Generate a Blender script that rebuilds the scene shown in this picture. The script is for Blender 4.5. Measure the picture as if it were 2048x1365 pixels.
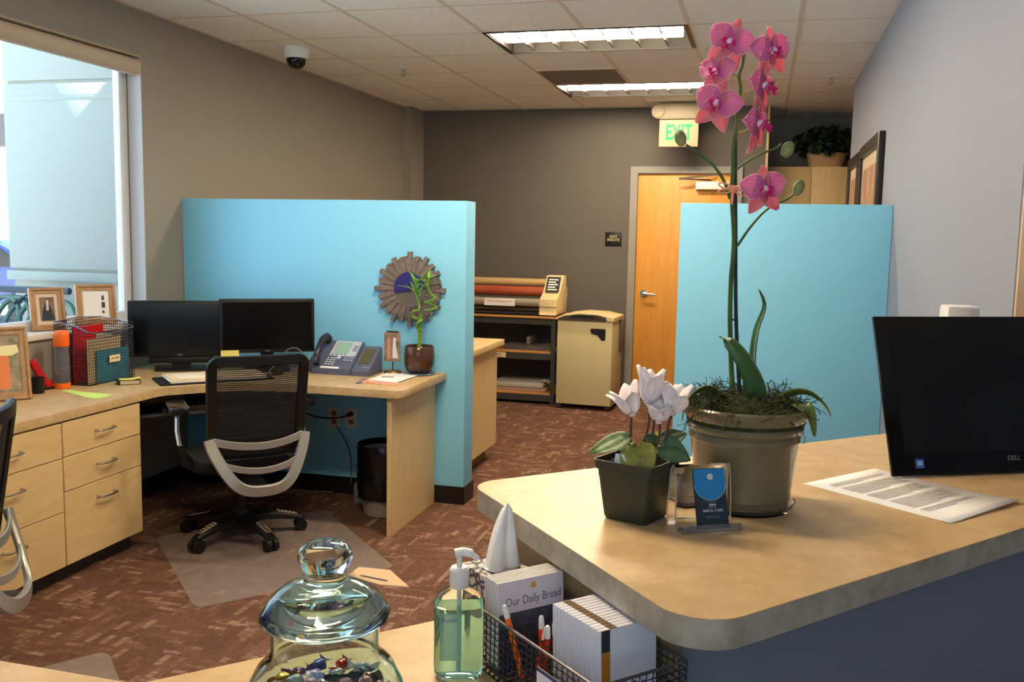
import bpy, bmesh, math, random
from mathutils import Matrix, Vector
random.seed(7)
for _o in list(bpy.data.objects): bpy.data.objects.remove(_o)
SC = bpy.context.scene
COL = SC.collection
PI = math.pi

# ------------------------------------------------------------------ camera
FPX, CX, CY, CAMZ = 1883.0, 1024.0, 682.5, 1.54
def _n(v): return v.normalized()
_Y = _n(Vector(((1528-CX)/FPX, (480-CY)/FPX, 1)))
_D = Vector(((734-CX)/FPX, (16900-CY)/FPX, 1))
_DN = _n(_D - _Y*_D.dot(_Y))
_X = _DN.cross(_Y)
RW = Matrix((_X, _Y, -_DN))            # world from camera (x right, y down, z forward)
cam_d = bpy.data.cameras.new('camera'); cam = bpy.data.objects.new('camera', cam_d); COL.objects.link(cam)
cam_d.sensor_width = 36.0; cam_d.lens = FPX/2048*36.0; cam_d.clip_start = .05
_m = Matrix((RW.col[0], -RW.col[1], -RW.col[2])).transposed().to_4x4()
cam.matrix_world = Matrix.Translation((0, 0, CAMZ)) @ _m
cam_d.dof.use_dof = True; cam_d.dof.focus_distance = 2.4; cam_d.dof.aperture_fstop = 18.0
SC.camera = cam
# pixel of the 2048x1365 frame -> point on a horizontal / vertical plane of the place
def ray(u, v): return RW @ Vector(((u-CX)/FPX, (v-CY)/FPX, 1))
def Pz(u, v, z): r = ray(u, v); return r*((z-CAMZ)/r.z) + Vector((0, 0, CAMZ))
def Py(u, v, y): r = ray(u, v); return r*(y/r.y) + Vector((0, 0, CAMZ))
def Px(u, v, x): r = ray(u, v); return r*(x/r.x) + Vector((0, 0, CAMZ))

# ------------------------------------------------------------------ light and exposure
w = bpy.data.worlds.new('daylight'); SC.world = w; w.use_nodes = True
_bg = w.node_tree.nodes['Background']; _bg.inputs[0].default_value = (.52, .76, 1.0, 1); _bg.inputs[1].default_value = 1.2
SC.view_settings.view_transform = 'Standard'; SC.view_settings.look = 'None'
SC.view_settings.gamma = 1.0; SC.view_settings.use_curve_mapping = False
SC.view_settings.exposure = 1.12
TUBE_STRENGTH = 42.0
_sun = bpy.data.lights.new('sun', 'SUN'); _sun.energy = 32.0; _sun.angle = .009; _sun.color = (.82, .92, 1.0)
sun = bpy.data.objects.new('sun', _sun); COL.objects.link(sun)
sun.rotation_euler = Vector((-.8, -.12, -.75)).to_track_quat('-Z', 'Y').to_euler()
def portal(name, loc, rot, sx, sy):
    l = bpy.data.lights.new(name, 'AREA'); l.shape = 'RECTANGLE'; l.size = sx; l.size_y = sy; l.cycles.is_portal = True
    o = bpy.data.objects.new(name, l); COL.objects.link(o); o.location = loc; o.rotation_euler = rot
portal('daylight_portal', (-3.60, 3.5, 1.75), (0, -PI/2, 0), 1.5, 2.4)
portal('daylight_portal', (-.1, -2.66, 1.6), (PI/2, 0, 0), 2.3, 1.8)

# ------------------------------------------------------------------ helpers
def lin(c):
    return tuple((x/255/12.92 if x/255 <= .04045 else ((x/255+.055)/1.055)**2.4) for x in c[:3]) + (1,)
MATS = {}
def mat(name, c, rough=.5, metal=0., var=0., vscale=8., c2=None, bump=0., bscale=200., stretch=None, spec=.5,
        trans=0., ior=1.45, emit=None, estr=0., coat=0., alpha=1., sub=0.):
    if name in MATS: return MATS[name]
    m = bpy.data.materials.new(name); m.use_nodes = True; nt = m.node_tree; b = nt.nodes['Principled BSDF']
    I = b.inputs
    I['Base Color'].default_value = lin(c); I['Roughness'].default_value = rough; I['Metallic'].default_value = metal
    I['Specular IOR Level'].default_value = spec; I['Transmission Weight'].default_value = trans; I['IOR'].default_value = ior
    I['Coat Weight'].default_value = coat; I['Alpha'].default_value = alpha
    if emit: I['Emission Color'].default_value = lin(emit); I['Emission Strength'].default_value = estr
    if c2 or bump:
        tc = nt.nodes.new('ShaderNodeTexCoord'); mp = nt.nodes.new('ShaderNodeMapping')
        nt.links.new(tc.outputs['Object'], mp.inputs[0])
        if stretch: mp.inputs['Scale'].default_value = stretch
    if c2:
        n = nt.nodes.new('ShaderNodeTexNoise'); n.inputs['Scale'].default_value = vscale; n.inputs['Detail'].default_value = 5
        n.inputs['Roughness'].default_value = .65
        nt.links.new(mp.outputs[0], n.inputs[0])
        r = nt.nodes.new('ShaderNodeValToRGB'); r.color_ramp.elements[0].color = lin(c); r.color_ramp.elements[1].color = lin(c2)
        r.color_ramp.elements[0].position = .35; r.color_ramp.elements[1].position = .65
        nt.links.new(n.outputs[0], r.inputs[0]); nt.links.new(r.outputs[0], I['Base Color'])
    if bump:
        n = nt.nodes.new('ShaderNodeTexNoise'); n.inputs['Scale'].default_value = bscale; n.inputs['Detail'].default_value = 3
        nt.links.new(tc.outputs['Object'], n.inputs[0])
        bp = nt.nodes.new('ShaderNodeBump'); bp.inputs['Strength'].default_value = bump; bp.inputs['Distance'].default_value = .004
        nt.links.new(n.outputs[0], bp.inputs['Height']); nt.links.new(bp.outputs[0], I['Normal'])
    MATS[name] = m; return m

def frame(o, xd, up):
    x = Vector(xd).normalized(); z = x.cross(Vector(up)).normalized(); y = z.cross(x)
    m = Matrix((x, y, z)).transposed().to_4x4(); m.translation = Vector(o); return m

class MB:
    def __init__(s, T=None):
        s.bm = bmesh.new(); s.uv = s.bm.loops.layers.uv.new('UVMap'); s.T = T or Matrix()
    def v(s, p): return s.bm.verts.new(s.T @ Vector(p))
    def f(s, vs):
        try: return s.bm.faces.new(vs)
        except ValueError: return None
    def box(s, x0, x1, y0, y1, z0, z1, bev=0., seg=2, M=None):
        T = s.T @ (M or Matrix()) @ Matrix.Translation(((x0+x1)/2, (y0+y1)/2, (z0+z1)/2)) @ Matrix.Diagonal((abs(x1-x0), abs(y1-y0), abs(z1-z0), 1))
        g = bmesh.ops.create_cube(s.bm, size=1.0, matrix=T)
        if bev > 0:
            es = list({e for v in g['verts'] for e in v.link_edges})
            bmesh.ops.bevel(s.bm, geom=es, offset=bev, segments=seg, affect='EDGES', profile=.5)
        return s
    def prism(s, poly, z0, z1, bev=0., seg=2):
        a = [s.v((p[0], p[1], z0)) for p in poly]; b = [s.v((p[0], p[1], z1)) for p in poly]; n = len(poly)
        s.f(a[::-1]); s.f(b); es = []
        for i in range(n): s.f((a[i], a[(i+1) % n], b[(i+1) % n], b[i]))
        if bev > 0:
            es = [e for e in {e for v in a+b for e in v.link_edges} if (e.verts[0] in a) == (e.verts[1] in a)]
            bmesh.ops.bevel(s.bm, geom=es, offset=bev, segments=seg, affect='EDGES', profile=.5)
        return s
    def tube(s, pts, r, n=8, closed=False, caps=True, flat=1., up=None):
        P = [Vector(p) for p in pts]; k = len(P); R = r if isinstance(r, (list, tuple)) else [r]*k
        t = []
        for i in range(k):
            if closed: d = P[(i+1) % k]-P[i-1]
            else: d = P[min(i+1, k-1)]-P[max(i-1, 0)]
            t.append(d.normalized() if d.length > 1e-9 else Vector((0, 0, 1)))
        u = Vector(up) if up else (Vector((0, 0, 1)) if abs(t[0].z) < .9 else Vector((1, 0, 0)))
        u = (u-t[0]*u.dot(t[0])).normalized(); rings = []
        for i in range(k):
            if up: u = Vector(up)
            u = (u-t[i]*u.dot(t[i])); u = u.normalized() if u.length > 1e-6 else t[i].orthogonal().normalized()
            w_ = t[i].cross(u)
            rings.append([s.v(P[i]+(u*math.cos(2*PI*j/n)*flat+w_*math.sin(2*PI*j/n))*R[i]) for j in range(n)])
        m = k if closed else k-1
        for i in range(m):
            a, b = rings[i], rings[(i+1) % k]
            for j in range(n): s.f((a[j], a[(j+1) % n], b[(j+1) % n], b[j]))
        if caps and not closed: s.f(rings[0][::-1]); s.f(rings[-1])
        return s
    def ribbon(s, pts, wid, th, nrm=(0, 1, 0), closed=False):
        P = [Vector(p) for p in pts]; k = len(P); W = wid if isinstance(wid, (list, tuple)) else [wid]*k; rings = []
        for i in range(k):
            d = (P[(i+1) % k]-P[i-1]) if closed else (P[min(i+1, k-1)]-P[max(i-1, 0)])
            d.normalize(); N = Vector(nrm); N = (N-d*N.dot(d)).normalized(); B = d.cross(N)
            a, c = B*W[i]/2, N*th/2
            rings.append([s.v(P[i]+q) for q in (a*.82+c, a+c*.2, a-c*.2, a*.82-c, -a*.82-c, -a-c*.2, -a+c*.2, -a*.82+c)])
        for i in range(k if closed else k-1):
            a, b = rings[i], rings[(i+1) % k]
            for j in range(8): s.f((a[j], a[(j+1) % 8], b[(j+1) % 8], b[j]))
        if not closed: s.f(rings[0][::-1]); s.f(rings[-1])
        return s
    def cyl(s, p0, p1, r0, r1=None, n=20): return s.tube([p0, p1], [r0, r0 if r1 is None else r1], n)
    def lathe(s, prof, n=32, c=(0, 0, 0), sx=1., sy=1.):
        rings = []
        for r, z in prof:
            if r < 1e-6: rings.append([s.v((c[0], c[1], c[2]+z))])
            else: rings.append([s.v((c[0]+r*sx*math.cos(2*PI*j/n), c[1]+r*sy*math.sin(2*PI*j/n), c[2]+z)) for j in range(n)])
        for a, b in zip(rings, rings[1:]):
            for j in range(n):
                if len(a) == 1 and len(b) == 1: continue
                if len(a) == 1: s.f((a[0], b[(j+1) % n], b[j]))
                elif len(b) == 1: s.f((a[j], a[(j+1) % n], b[0]))
                else: s.f((a[j], a[(j+1) % n], b[(j+1) % n], b[j]))
        return s
    def grid(s, nu, nv, fn):
        V = [[s.v(fn(i/nu, j/nv)) for j in range(nv+1)] for i in range(nu+1)]
        for i in range(nu):
            for j in range(nv):
                fc = s.f((V[i][j], V[i+1][j], V[i+1][j+1], V[i][j+1]))
                if fc:
                    for lp, (a, b) in zip(fc.loops, ((i, j), (i+1, j), (i+1, j+1), (i, j+1))): lp[s.uv].uv = (a/nu, b/nv)
        return s
    def build(s, name, m, parent=None, smooth=38, label=None, kind=None, solid=0.):
        bm = s.bm; bmesh.ops.recalc_face_normals(bm, faces=bm.faces[:])
        me = bpy.data.meshes.new(name); bm.to_mesh(me); bm.free()
        if smooth: me.shade_smooth(); me.set_sharp_from_angle(angle=math.radians(smooth))
        me.materials.append(m if not isinstance(m, str) else MATS[m])
        o = bpy.data.objects.new(name, me); COL.objects.link(o)
        if parent is not None: o.parent = parent
        if label: o['label'] = label
        if kind: o['kind'] = kind
        if solid: md = o.modifiers.new('thick', 'SOLIDIFY'); md.thickness = solid; md.offset = 0
        return o
def tag(o, label, cat, group=None):
    o['label'] = label; o['category'] = cat
    if group: o['group'] = group
    return o
def thing(name, label, cat, loc=(0, 0, 0), rz=0., group=None, M=None):
    o = bpy.data.objects.new(name, None); COL.objects.link(o); o.empty_display_size = .05
    o.matrix_world = M if M is not None else Matrix.Translation(loc) @ Matrix.Rotation(rz, 4, 'Z')
    return tag(o, label, cat, group)
def struct(name, mb, m, label=None, **k):
    o = mb.build(name, m, **k); o['kind'] = 'structure'
    if label: o['label'] = label
    return o
def inst(src, name, parent, M):
    o = bpy.data.objects.new(name, src.data); COL.objects.link(o); o.parent = parent; o.matrix_local = M; return o
def fillet(poly, rad, n=6):
    out = []; k = len(poly)
    for i in range(k):
        p = Vector(poly[i]); r = rad[i] if isinstance(rad, (list, tuple)) else rad
        if r <= 0: out.append(tuple(p)); continue
        a = (Vector(poly[i-1])-p).normalized(); b = (Vector(poly[(i+1) % k])-p).normalized()
        ang = a.angle(b); d = r/math.tan(ang/2); c = p+(a+b).normalized()*(r/math.sin(ang/2))
        s0 = p+a*d-c; s1 = p+b*d-c; a0 = math.atan2(s0.y, s0.x); a1 = math.atan2(s1.y, s1.x); da = (a1-a0+PI) % (2*PI)-PI
        out += [(c.x+r*math.cos(a0+da*j/n), c.y+r*math.sin(a0+da*j/n)) for j in range(n+1)]
    return out
def text(name, body, size, m, parent, M, ext=.0004, align='CENTER', sx=1., bold=0.):
    cu = bpy.data.curves.new(name, 'FONT'); cu.body = body; cu.size = size; cu.extrude = ext; cu.align_x = align; cu.align_y = 'CENTER'
    cu.resolution_u = 3; cu.offset = bold
    t = bpy.data.objects.new(name, cu); COL.objects.link(t)
    dg = bpy.context.evaluated_depsgraph_get(); me = bpy.data.meshes.new_from_object(t.evaluated_get(dg)); me.name = name
    bpy.data.objects.remove(t); me.materials.clear(); me.materials.append(m)
    o = bpy.data.objects.new(name, me); COL.objects.link(o); o.parent = parent
    o.matrix_local = M @ Matrix.Diagonal((sx, 1, 1, 1)); return o
def spline(pts, n=8):
    P = [Vector(p) for p in pts]; out = []
    for i in range(len(P)-1):
        a, b, c, d = P[max(i-1, 0)], P[i], P[i+1], P[min(i+2, len(P)-1)]
        for j in range(n):
            t = j/n; out.append(.5*((2*b)+(c-a)*t+(2*a-5*b+4*c-d)*t*t+(3*b-a-3*c+d)*t*t*t))
    return out+[P[-1]]
def T3(x, y, z): return Matrix.Translation((x, y, z))
def Rx(a): return Matrix.Rotation(math.radians(a), 4, 'X')
def Ry(a): return Matrix.Rotation(math.radians(a), 4, 'Y')
def Rz(a): return Matrix.Rotation(math.radians(a), 4, 'Z')

# ------------------------------------------------------------------ materials
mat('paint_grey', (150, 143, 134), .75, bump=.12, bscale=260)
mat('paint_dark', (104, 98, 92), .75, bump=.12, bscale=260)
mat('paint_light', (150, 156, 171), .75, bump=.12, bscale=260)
mat('paint_blue', (138, 212, 244), .55, bump=.35, bscale=170)
mat('paint_counter', (138, 140, 154), .7, bump=.2, bscale=300)
mat('rubber_base', (22, 18, 17), .45)
mat('tile', (250, 246, 240), .9, c2=(240, 234, 226), vscale=60, bump=.5, bscale=320)
mat('tbar', (222, 210, 194), .6)
mat('maple', (214, 182, 128), .45, c2=(224, 194, 142), vscale=5, stretch=(6, 6, 1))
mat('maple_h', (214, 182, 128), .45, c2=(224, 194, 142), vscale=5, stretch=(1, 1, 6))
mat('door_wood', (216, 148, 62), .4, c2=(226, 162, 78), vscale=5, stretch=(8, 8, .6))
mat('frame_metal', (150, 146, 140), .5)
mat('laminate', (214, 184, 138), .36, c2=(194, 162, 116), vscale=18)
mat('laminate_cool_edge', (190, 180, 162), .45, c2=(160, 150, 132), vscale=26)  # same laminate, greyed: the cool light on the edge is put into its colour
mat('kick', (78, 68, 58), .7)
mat('black', (16, 16, 17), .45)
mat('black_soft', (20, 20, 22), .8)
mat('black_gloss', (8, 8, 9), .12)
mat('screen', (6, 6, 7), .22)
mat('dark_grey', (48, 48, 52), .5)
mat('silver', (178, 176, 172), .32, metal=.85)
mat('silver_paint', (168, 166, 160), .35, metal=.55)
mat('chrome', (215, 215, 218), .15, metal=1)
mat('nickel', (180, 176, 168), .3, metal=1)
mat('white', (236, 236, 236), .5)
mat('white_gloss', (240, 240, 240), .25)
mat('paper', (244, 240, 236), .8)
mat('ink', (70, 66, 70), .8)
mat('grey_ink', (172, 165, 165), .8)
mat('cream', (232, 214, 162), .5)
mat('glass', (235, 250, 245), .02, trans=1, ior=1.45)
mat('window_pane', (255, 255, 255), .0, trans=1, ior=1.02)
mat('acrylic', (250, 252, 255), .02, trans=1, ior=1.12)
mat('acrylic_edge', (226, 232, 240), .06, trans=.85, ior=1.25)
mat('soil', (52, 38, 28), .95, bump=1, bscale=150)
mat('orange', (250, 110, 20), .35)
mat('red', (196, 22, 30), .3)
mat('yellow', (238, 226, 130), .8)
mat('lime', (206, 232, 120), .8)
mat('frame_wood', (168, 126, 84), .5, c2=(190, 150, 108), vscale=18)
mat('dark_frame', (26, 20, 18), .35)

# ================================================================== SETTING
def carpet():
    m = bpy.data.materials.new('carpet'); m.use_nodes = True; nt = m.node_tree; N = nt.nodes; L = nt.links
    b = N['Principled BSDF']; b.inputs['Roughness'].default_value = .95; b.inputs['Specular IOR Level'].default_value = .1
    tc = N.new('ShaderNodeTexCoord')
    def brick(rot, wd, hg, off):
        mp = N.new('ShaderNodeMapping'); mp.inputs['Rotation'].default_value = (0, 0, rot); mp.inputs['Location'].default_value = off
        L.new(tc.outputs['Object'], mp.inputs[0])
        t = N.new('ShaderNodeTexBrick'); t.inputs['Scale'].default_value = 1; t.inputs['Brick Width'].default_value = wd; t.inputs['Row Height'].default_value = hg
        t.inputs['Color1'].default_value = (0, 0, 0, 1); t.inputs['Color2'].default_value = (1, 1, 1, 1); t.inputs['Mortar'].default_value = (.1, .1, .1, 1)
        t.inputs['Mortar Size'].default_value = .0016; t.inputs['Mortar Smooth'].default_value = .4; t.inputs['Bias'].default_value = -.12
        L.new(mp.outputs[0], t.inputs[0]); return t
    b1 = brick(0, .075, .026, (0, 0, 0)); b2 = brick(PI/2, .085, .03, (.3, .2, 0))
    mp = N.new('ShaderNodeMapping'); L.new(tc.outputs['Object'], mp.inputs[0]); mp.inputs['Location'].default_value = (.1, .2, .5)
    ck = N.new('ShaderNodeTexChecker'); ck.inputs['Scale'].default_value = 1/.305; L.new(mp.outputs[0], ck.inputs[0])
    mx = N.new('ShaderNodeMix'); mx.data_type = 'RGBA'; L.new(ck.outputs['Fac'], mx.inputs[0]); L.new(b1.outputs[0], mx.inputs[6]); L.new(b2.outputs[0], mx.inputs[7])
    def weave(sx, sy):
        mq = N.new('ShaderNodeMapping'); mq.inputs['Scale'].default_value = (sx, sy, 1); L.new(tc.outputs['Object'], mq.inputs[0])
        q = N.new('ShaderNodeTexNoise'); q.inputs['Scale'].default_value = 1; q.inputs['Detail'].default_value = 3; L.new(mq.outputs[0], q.inputs[0]); return q
    w1, w2 = weave(230, 24), weave(24, 230)
    n2 = N.new('ShaderNodeMix'); n2.data_type = 'FLOAT'; L.new(ck.outputs['Fac'], n2.inputs[0]); L.new(w1.outputs[0], n2.inputs[2]); L.new(w2.outputs[0], n2.inputs[3])
    n3 = N.new('ShaderNodeTexNoise'); n3.inputs['Scale'].default_value = 5; L.new(tc.outputs['Object'], n3.inputs[0])
    pw = N.new('ShaderNodeMath'); pw.operation = 'POWER'; pw.inputs[1].default_value = 2.0; L.new(mx.outputs[2], pw.inputs[0])
    hf = N.new('ShaderNodeMath'); hf.operation = 'MULTIPLY'; hf.inputs[1].default_value = .42; L.new(pw.outputs[0], hf.inputs[0])
    ad = N.new('ShaderNodeMath'); ad.operation = 'MULTIPLY_ADD'; ad.inputs[1].default_value = .75; L.new(n2.outputs[0], ad.inputs[0]); L.new(hf.outputs[0], ad.inputs[2])
    ad2 = N.new('ShaderNodeMath'); ad2.operation = 'MULTIPLY_ADD'; ad2.inputs[1].default_value = .4; L.new(n3.outputs[0], ad2.inputs[0]); L.new(ad.outputs[0], ad2.inputs[2])
    r = N.new('ShaderNodeValToRGB'); L.new(ad2.outputs[0], r.inputs[0]); e = r.color_ramp.elements
    e[0].position = .2; e[0].color = lin((78, 56, 46)); e[1].position = 1.0; e[1].color = lin((168, 140, 120))
    x = e.new(.55); x.color = lin((100, 71, 57)); x = e.new(.8); x.color = lin((124, 92, 76))
    L.new(r.outputs[0], b.inputs['Base Color'])
    bp = N.new('ShaderNodeBump'); bp.inputs['Strength'].default_value = .5; bp.inputs['Distance'].default_value = .004
    L.new(ad.outputs[0], bp.inputs['Height']); L.new(bp.outputs[0], b.inputs['Normal']); MATS['carpet'] = m
carpet()
XL, XR, YB, HC = -3.39, .61, 8.95, 2.74
HW = HC+.165   # walls run up past the hung tiles
struct('floor', MB().box(-3.39, 3.6, -2.6, 10.0, -.1, 0), 'carpet', 'brown and rust patterned office carpet')

# left wall with its window opening
WY0, WY1, WZ0, WZ1 = 2.35, 4.655, 1.02, 2.49
wl = MB()
wl.box(XL-.17, XL, -2.6, WY0, 0, HW).box(XL-.17, XL, WY1, YB+.1, 0, HW).box(XL-.17, XL, WY0, WY1, 0, WZ0).box(XL-.17, XL, WY0, WY1, WZ1, HW)
struct('wall_left', wl, 'paint_grey')
struct('trim_1', MB().box(XL, XL+.085, 8.62, YB, 0, HW), 'paint_grey', 'grey corner pilaster')
# back wall with door opening
DX0, DX1, DZ = -1.166, -.285, 2.135
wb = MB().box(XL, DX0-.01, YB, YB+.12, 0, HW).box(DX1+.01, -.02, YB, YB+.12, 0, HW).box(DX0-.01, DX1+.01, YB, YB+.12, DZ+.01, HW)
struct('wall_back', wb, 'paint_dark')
struct('trim_2', MB().box(-.02, .0, YB, YB+.14, 0, HW), 'maple', 'wooden end trim of the dark wall')
# alcove beyond
struct('wall_alcove', MB().box(-1.3, 3.6, 9.9, 10.0, 0, HW).box(-1.4, -1.3, 9.07, 10.0, 0, HW), 'paint_grey')
# right wall block, its return face, and room behind the camera
wr = MB().box(XR, XR+.12, 2.6, 7.75, 0, HW).box(XR+.12, 3.6, 2.6, 2.72, 0, HW)
struct('wall_right', wr, 'paint_light')
struct('trim_4', MB().box(XR+.004, 1.9, 2.584, 2.5995, 0, 2.3), mat('pale_maple', (226, 196, 162), .5), 'pale maple casing on the wall return')
struct('wall_east', MB().box(3.6, 3.7, -2.6, 10.0, 0, HW), 'paint_light')
wf = MB().box(XL, 3.6, -2.76, -2.6, 0, .7).box(XL, 3.6, -2.76, -2.6, 2.5, HW).box(XL, -1.25, -2.76, -2.6, .7, 2.5).box(1.05, 3.6, -2.76, -2.6, .7, 2.5)
struct('wall_front', wf, 'paint_grey')
# blue half walls
PZ = 1.723
struct('wall_partition_left', MB().box(XL+.001, -1.594, 5.012, 5.175, 0, PZ, bev=.004), 'paint_blue', 'sky blue half wall behind the corner desk')
struct('wall_partition_right', MB().box(-.427, XR-.001, 5.012, 5.175, 0, PZ, bev=.004), 'paint_blue', 'sky blue half wall behind the reception counter')
b = MB().box(XL+.001, -1.588, 5.004, 5.012, 0, .102).box(-1.594, -1.586, 5.004, 5.183, 0, .102)
struct('baseboard_partition_left', b, 'rubber_base')
b = MB().box(-.435, XR-.001, 5.004, 5.012, 0, .102).box(-.435, -.427, 5.004, 5.183, 0, .102)
struct('baseboard_partition_right', b, 'rubber_base')
struct('baseboard_back', MB().box(XL+.09, DX0-.075, YB-.01, YB, 0, .1).box(DX1+.075, -.03, YB-.01, YB, 0, .1), 'rubber_base')
struct('baseboard_left', MB().box(XL, XL+.008, -2.59, 5.0, 0, .1).box(XL, XL+.008, 5.18, 8.6, 0, .1), 'rubber_base')

# door with frame, closer and lever
dr = struct('door_1', MB().box(DX0, DX1, YB+.01, YB+.055, .008, DZ, bev=.002), 'door_wood', 'closed honey coloured wooden door with lever and closer')
b = MB().box(DX0-.07, DX0-.002, YB-.025, YB+.1, 0, DZ+.065).box(DX1+.002, DX1+.07, YB-.025, YB+.1, 0, DZ+.065).box(DX0-.002, DX1+.002, YB-.025, YB+.1, DZ+.003, DZ+.065)
b.build('door_frame', MATS['frame_metal'], dr, label='grey metal door frame')
lv = MB().cyl((DX0+.085, YB+.01, 1.015), (DX0+.085, YB-.008, 1.015), .033).cyl((DX0+.085, YB, 1.015), (DX0+.085, YB-.05, 1.015), .012)
lv.tube([(DX0+.085, YB-.05, 1.015), (DX0+.13, YB-.055, 1.012), (DX0+.2, YB-.05, 1.008)], [.012, .011, .009], 10).build('lever_handle', MATS['chrome'], dr, label='satin chrome lever handle')
MB().box(-.63, -.33, YB-.06, YB+.009, 1.99, 2.06, bev=.006).build('door_closer', MATS['white'], dr)
MB().tube([(-.5, YB-.05, 2.063), (-.5, YB-.05, 2.075), (-.78, YB-.11, 2.082)], .008, 6).tube([(-.78, YB-.11, 2.082), (-.45, YB-.03, 2.125)], .008, 6).build('closer_arm', MATS['nickel'], dr)

# ceiling: grid of tiles
GX0, GS = -1.685, .6075
GY0, GSY = 5.55, .66
ce = struct('ceiling', MB().box(XL, 3.6, -2.6, 10.0, HC+.16, HC+.26), 'tile', 'suspended ceiling of square white tiles')
hole = set()
LIGHT_ROWS = (-6, -3, 0, 3)
for r in LIGHT_ROWS: hole.add((0, r)); hole.add((1, r))
hole.add((0, 2))
src = None
for i in range(-3, 9):
    for j in range(-13, 7):
        x0, x1 = GX0+i*GS, GX0+(i+1)*GS; y0, y1 = GY0+j*GSY, GY0+(j+1)*GSY
        if (i, j) in hole: continue
        x0c, x1c = max(x0, XL), min(x1, 3.6)
        y1c = y1
        if x1 < .1 and y0 < YB < y1: y1c = YB
        if x1 < .1 and y0 >= YB: continue
        y1c = min(y1c, 10.0); y0c = max(y0, -2.6)
        if x1c-x0c < .03 or y1c-y0c < .03: continue
        full = (x1c-x0c > GS-.001 and y1c-y0c > GSY-.001)
        if full and src is not None:
            inst(src, 'ceiling_tile', ce, T3(x0, y0, 0)); continue
        q = MB().box(.009, x1c-x0c-.009, .009, y1c-y0c-.009, HC+.002, HC+.017, bev=.003, seg=1).build('ceiling_tile', MATS['tile'], ce)
        q.matrix_local = T3(x0c, y0c, 0)
        if full: src = q
def gaps(y1):      # stretches of the middle runner between the fixtures
    ys = [-2.6]
    for r in LIGHT_ROWS: ys += [GY0+r*GSY, GY0+(r+1)*GSY]
    return list(zip(ys[0::2], ys[1::2]))+[(ys[-1], y1)]
g = MB()
for i in range(-3, 10):
    x = GX0+i*GS
    if XL < x < 3.6:
        y1 = YB if x < .05 else 10.0
        for ya, yb in (gaps(y1) if i == 1 else [(-2.6, y1)]): g.box(x-.012, x+.012, ya, yb, HC, HC+.004).box(x-.002, x+.002, ya, yb, HC+.004, HC+.035)
for j in range(-12, 8):
    y = GY0+j*GSY; x0 = XL if y < YB else .0
    if y < 10: g.box(x0, 3.6, y-.012, y+.012, HC+.0005, HC+.0045).box(x0, 3.6, y-.002, y+.002, HC+.0045, HC+.035)
g.build('ceiling_grid', MATS['tbar'], ce)
struct('trim_3', MB().box(XL, XL+.02, 5.18, 8.62, HC-.003, HC+.001).box(XL, XL+.02, -2.6, 5.18, HC-.003, HC+.001), 'tbar', 'ceiling edge angle along the left wall')

# window
wn = thing('window_1', '', 'window'); del wn['category']; del wn['label']; wn['kind'] = 'structure'; wn['label'] = 'large picture window beside the corner desk'
f = MB(); xo, xi = XL-.15, XL-.10
f.box(xo, xi, WY1-.05, WY1, WZ0, WZ1).box(xo, xi, WY0, WY0+.05, WZ0, WZ1).box(xo, xi, WY0+.05, WY1-.05, WZ0, WZ0+.05).box(xo, xi, WY0+.05, WY1-.05, WZ1-.05, WZ1)
f.box(xi-.012, xi+.008, WY1-.075, WY1-.05, WZ0+.03, WZ1-.03)
f.build('window_frame', mat('window_alu', (222, 226, 232), .4), wn)
MB().box(XL-.128, XL-.122, WY0+.05, WY1-.05, WZ0+.05, WZ1-.05).build('pane', MATS['window_pane'], wn)
MB().box(XL-.10, XL+.02, WY0-.02, WY1+.0, WZ0-.03, WZ0+.002, bev=.004).build('window_sill', mat('sill', (226, 224, 218), .5), wn)
MB().box(XL-.085, XL-.001, WY1-.006, WY1-.0005, WZ0+.004, WZ1).build('jamb_liner', mat('jamb', (196, 198, 204), .6), wn)
bl = thing('roller_blind', 'rolled up beige roller blind at the top of the window', 'blind', (XL, 0, 0))
MB().box(-.062, .006, WY0+.01, WY1-.012, WZ1-.012, WZ1-.001).build('head_rail', mat('blind_rail', (176, 160, 140), .6), bl)
MB().tube([(-.03, WY0+.02, WZ1-.062), (-.03, WY1-.02, WZ1-.062)], .046, 20).build('fabric_roll', mat('blind_fabric', (198, 180, 158), .85), bl)
MB().box(-.068, .006, WY1-.018, WY1-.012, WZ1-.11, WZ1-.001).build('end_bracket', mat('blind_end', (190, 182, 170), .5), bl)

# light fixtures
mat('tube_glow', (255, 250, 240), .5, emit=(255, 232, 196), estr=TUBE_STRENGTH)
mat('louver', (88, 86, 86), .5)
mat('reflector', (50, 47, 44), .7)
def fixture(row, label):
    t = thing('ceiling_light', label, 'ceiling light', (GX0, GY0+row*GSY, HC), group=None)
    L, W = 2*GS, GSY
    MB().box(.02, L-.02, .02, W-.02, .118, .124).box(.02, .026, .02, W-.02, .0, .118).box(L-.026, L-.02, .02, W-.02, .0, .118).box(.026, L-.026, .02, .026, .0, .118).box(.026, L-.026, W-.026, W-.02, .0, .118).build('housing', MATS['reflector'], t)
    b = MB()
    for z0, z1 in ((-.004, .012),):
        b.box(.0, L, .0, .02, z0, z1).box(.0, L, W-.02, W, z0, z1).box(.0, .02, .02, W-.02, z0, z1).box(L-.02, L, .02, W-.02, z0, z1)
    b.build('trim_frame', MATS['black'], t)
    MB().tube([(.06, W*.5, .04), (L-.06, W*.5, .04)], .036, 12, flat=1.9, up=(0, 1, 0)).build('fluorescent_tube', MATS['tube_glow'], t)
    for k in range(1, 7):
        x = L*k/7
        MB().prism([(x-.003, .03), (x+.003, .03), (x+.006, W*.5-.08), (x-.006, W*.5-.08)], .006, .085).build('louver_blade', MATS['louver'], t)
        MB().prism([(x-.006, W*.5+.08), (x+.006, W*.5+.08), (x+.003, W-.03), (x-.003, W-.03)], .006, .085).build('louver_blade', MATS['louver'], t)
    return t
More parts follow.
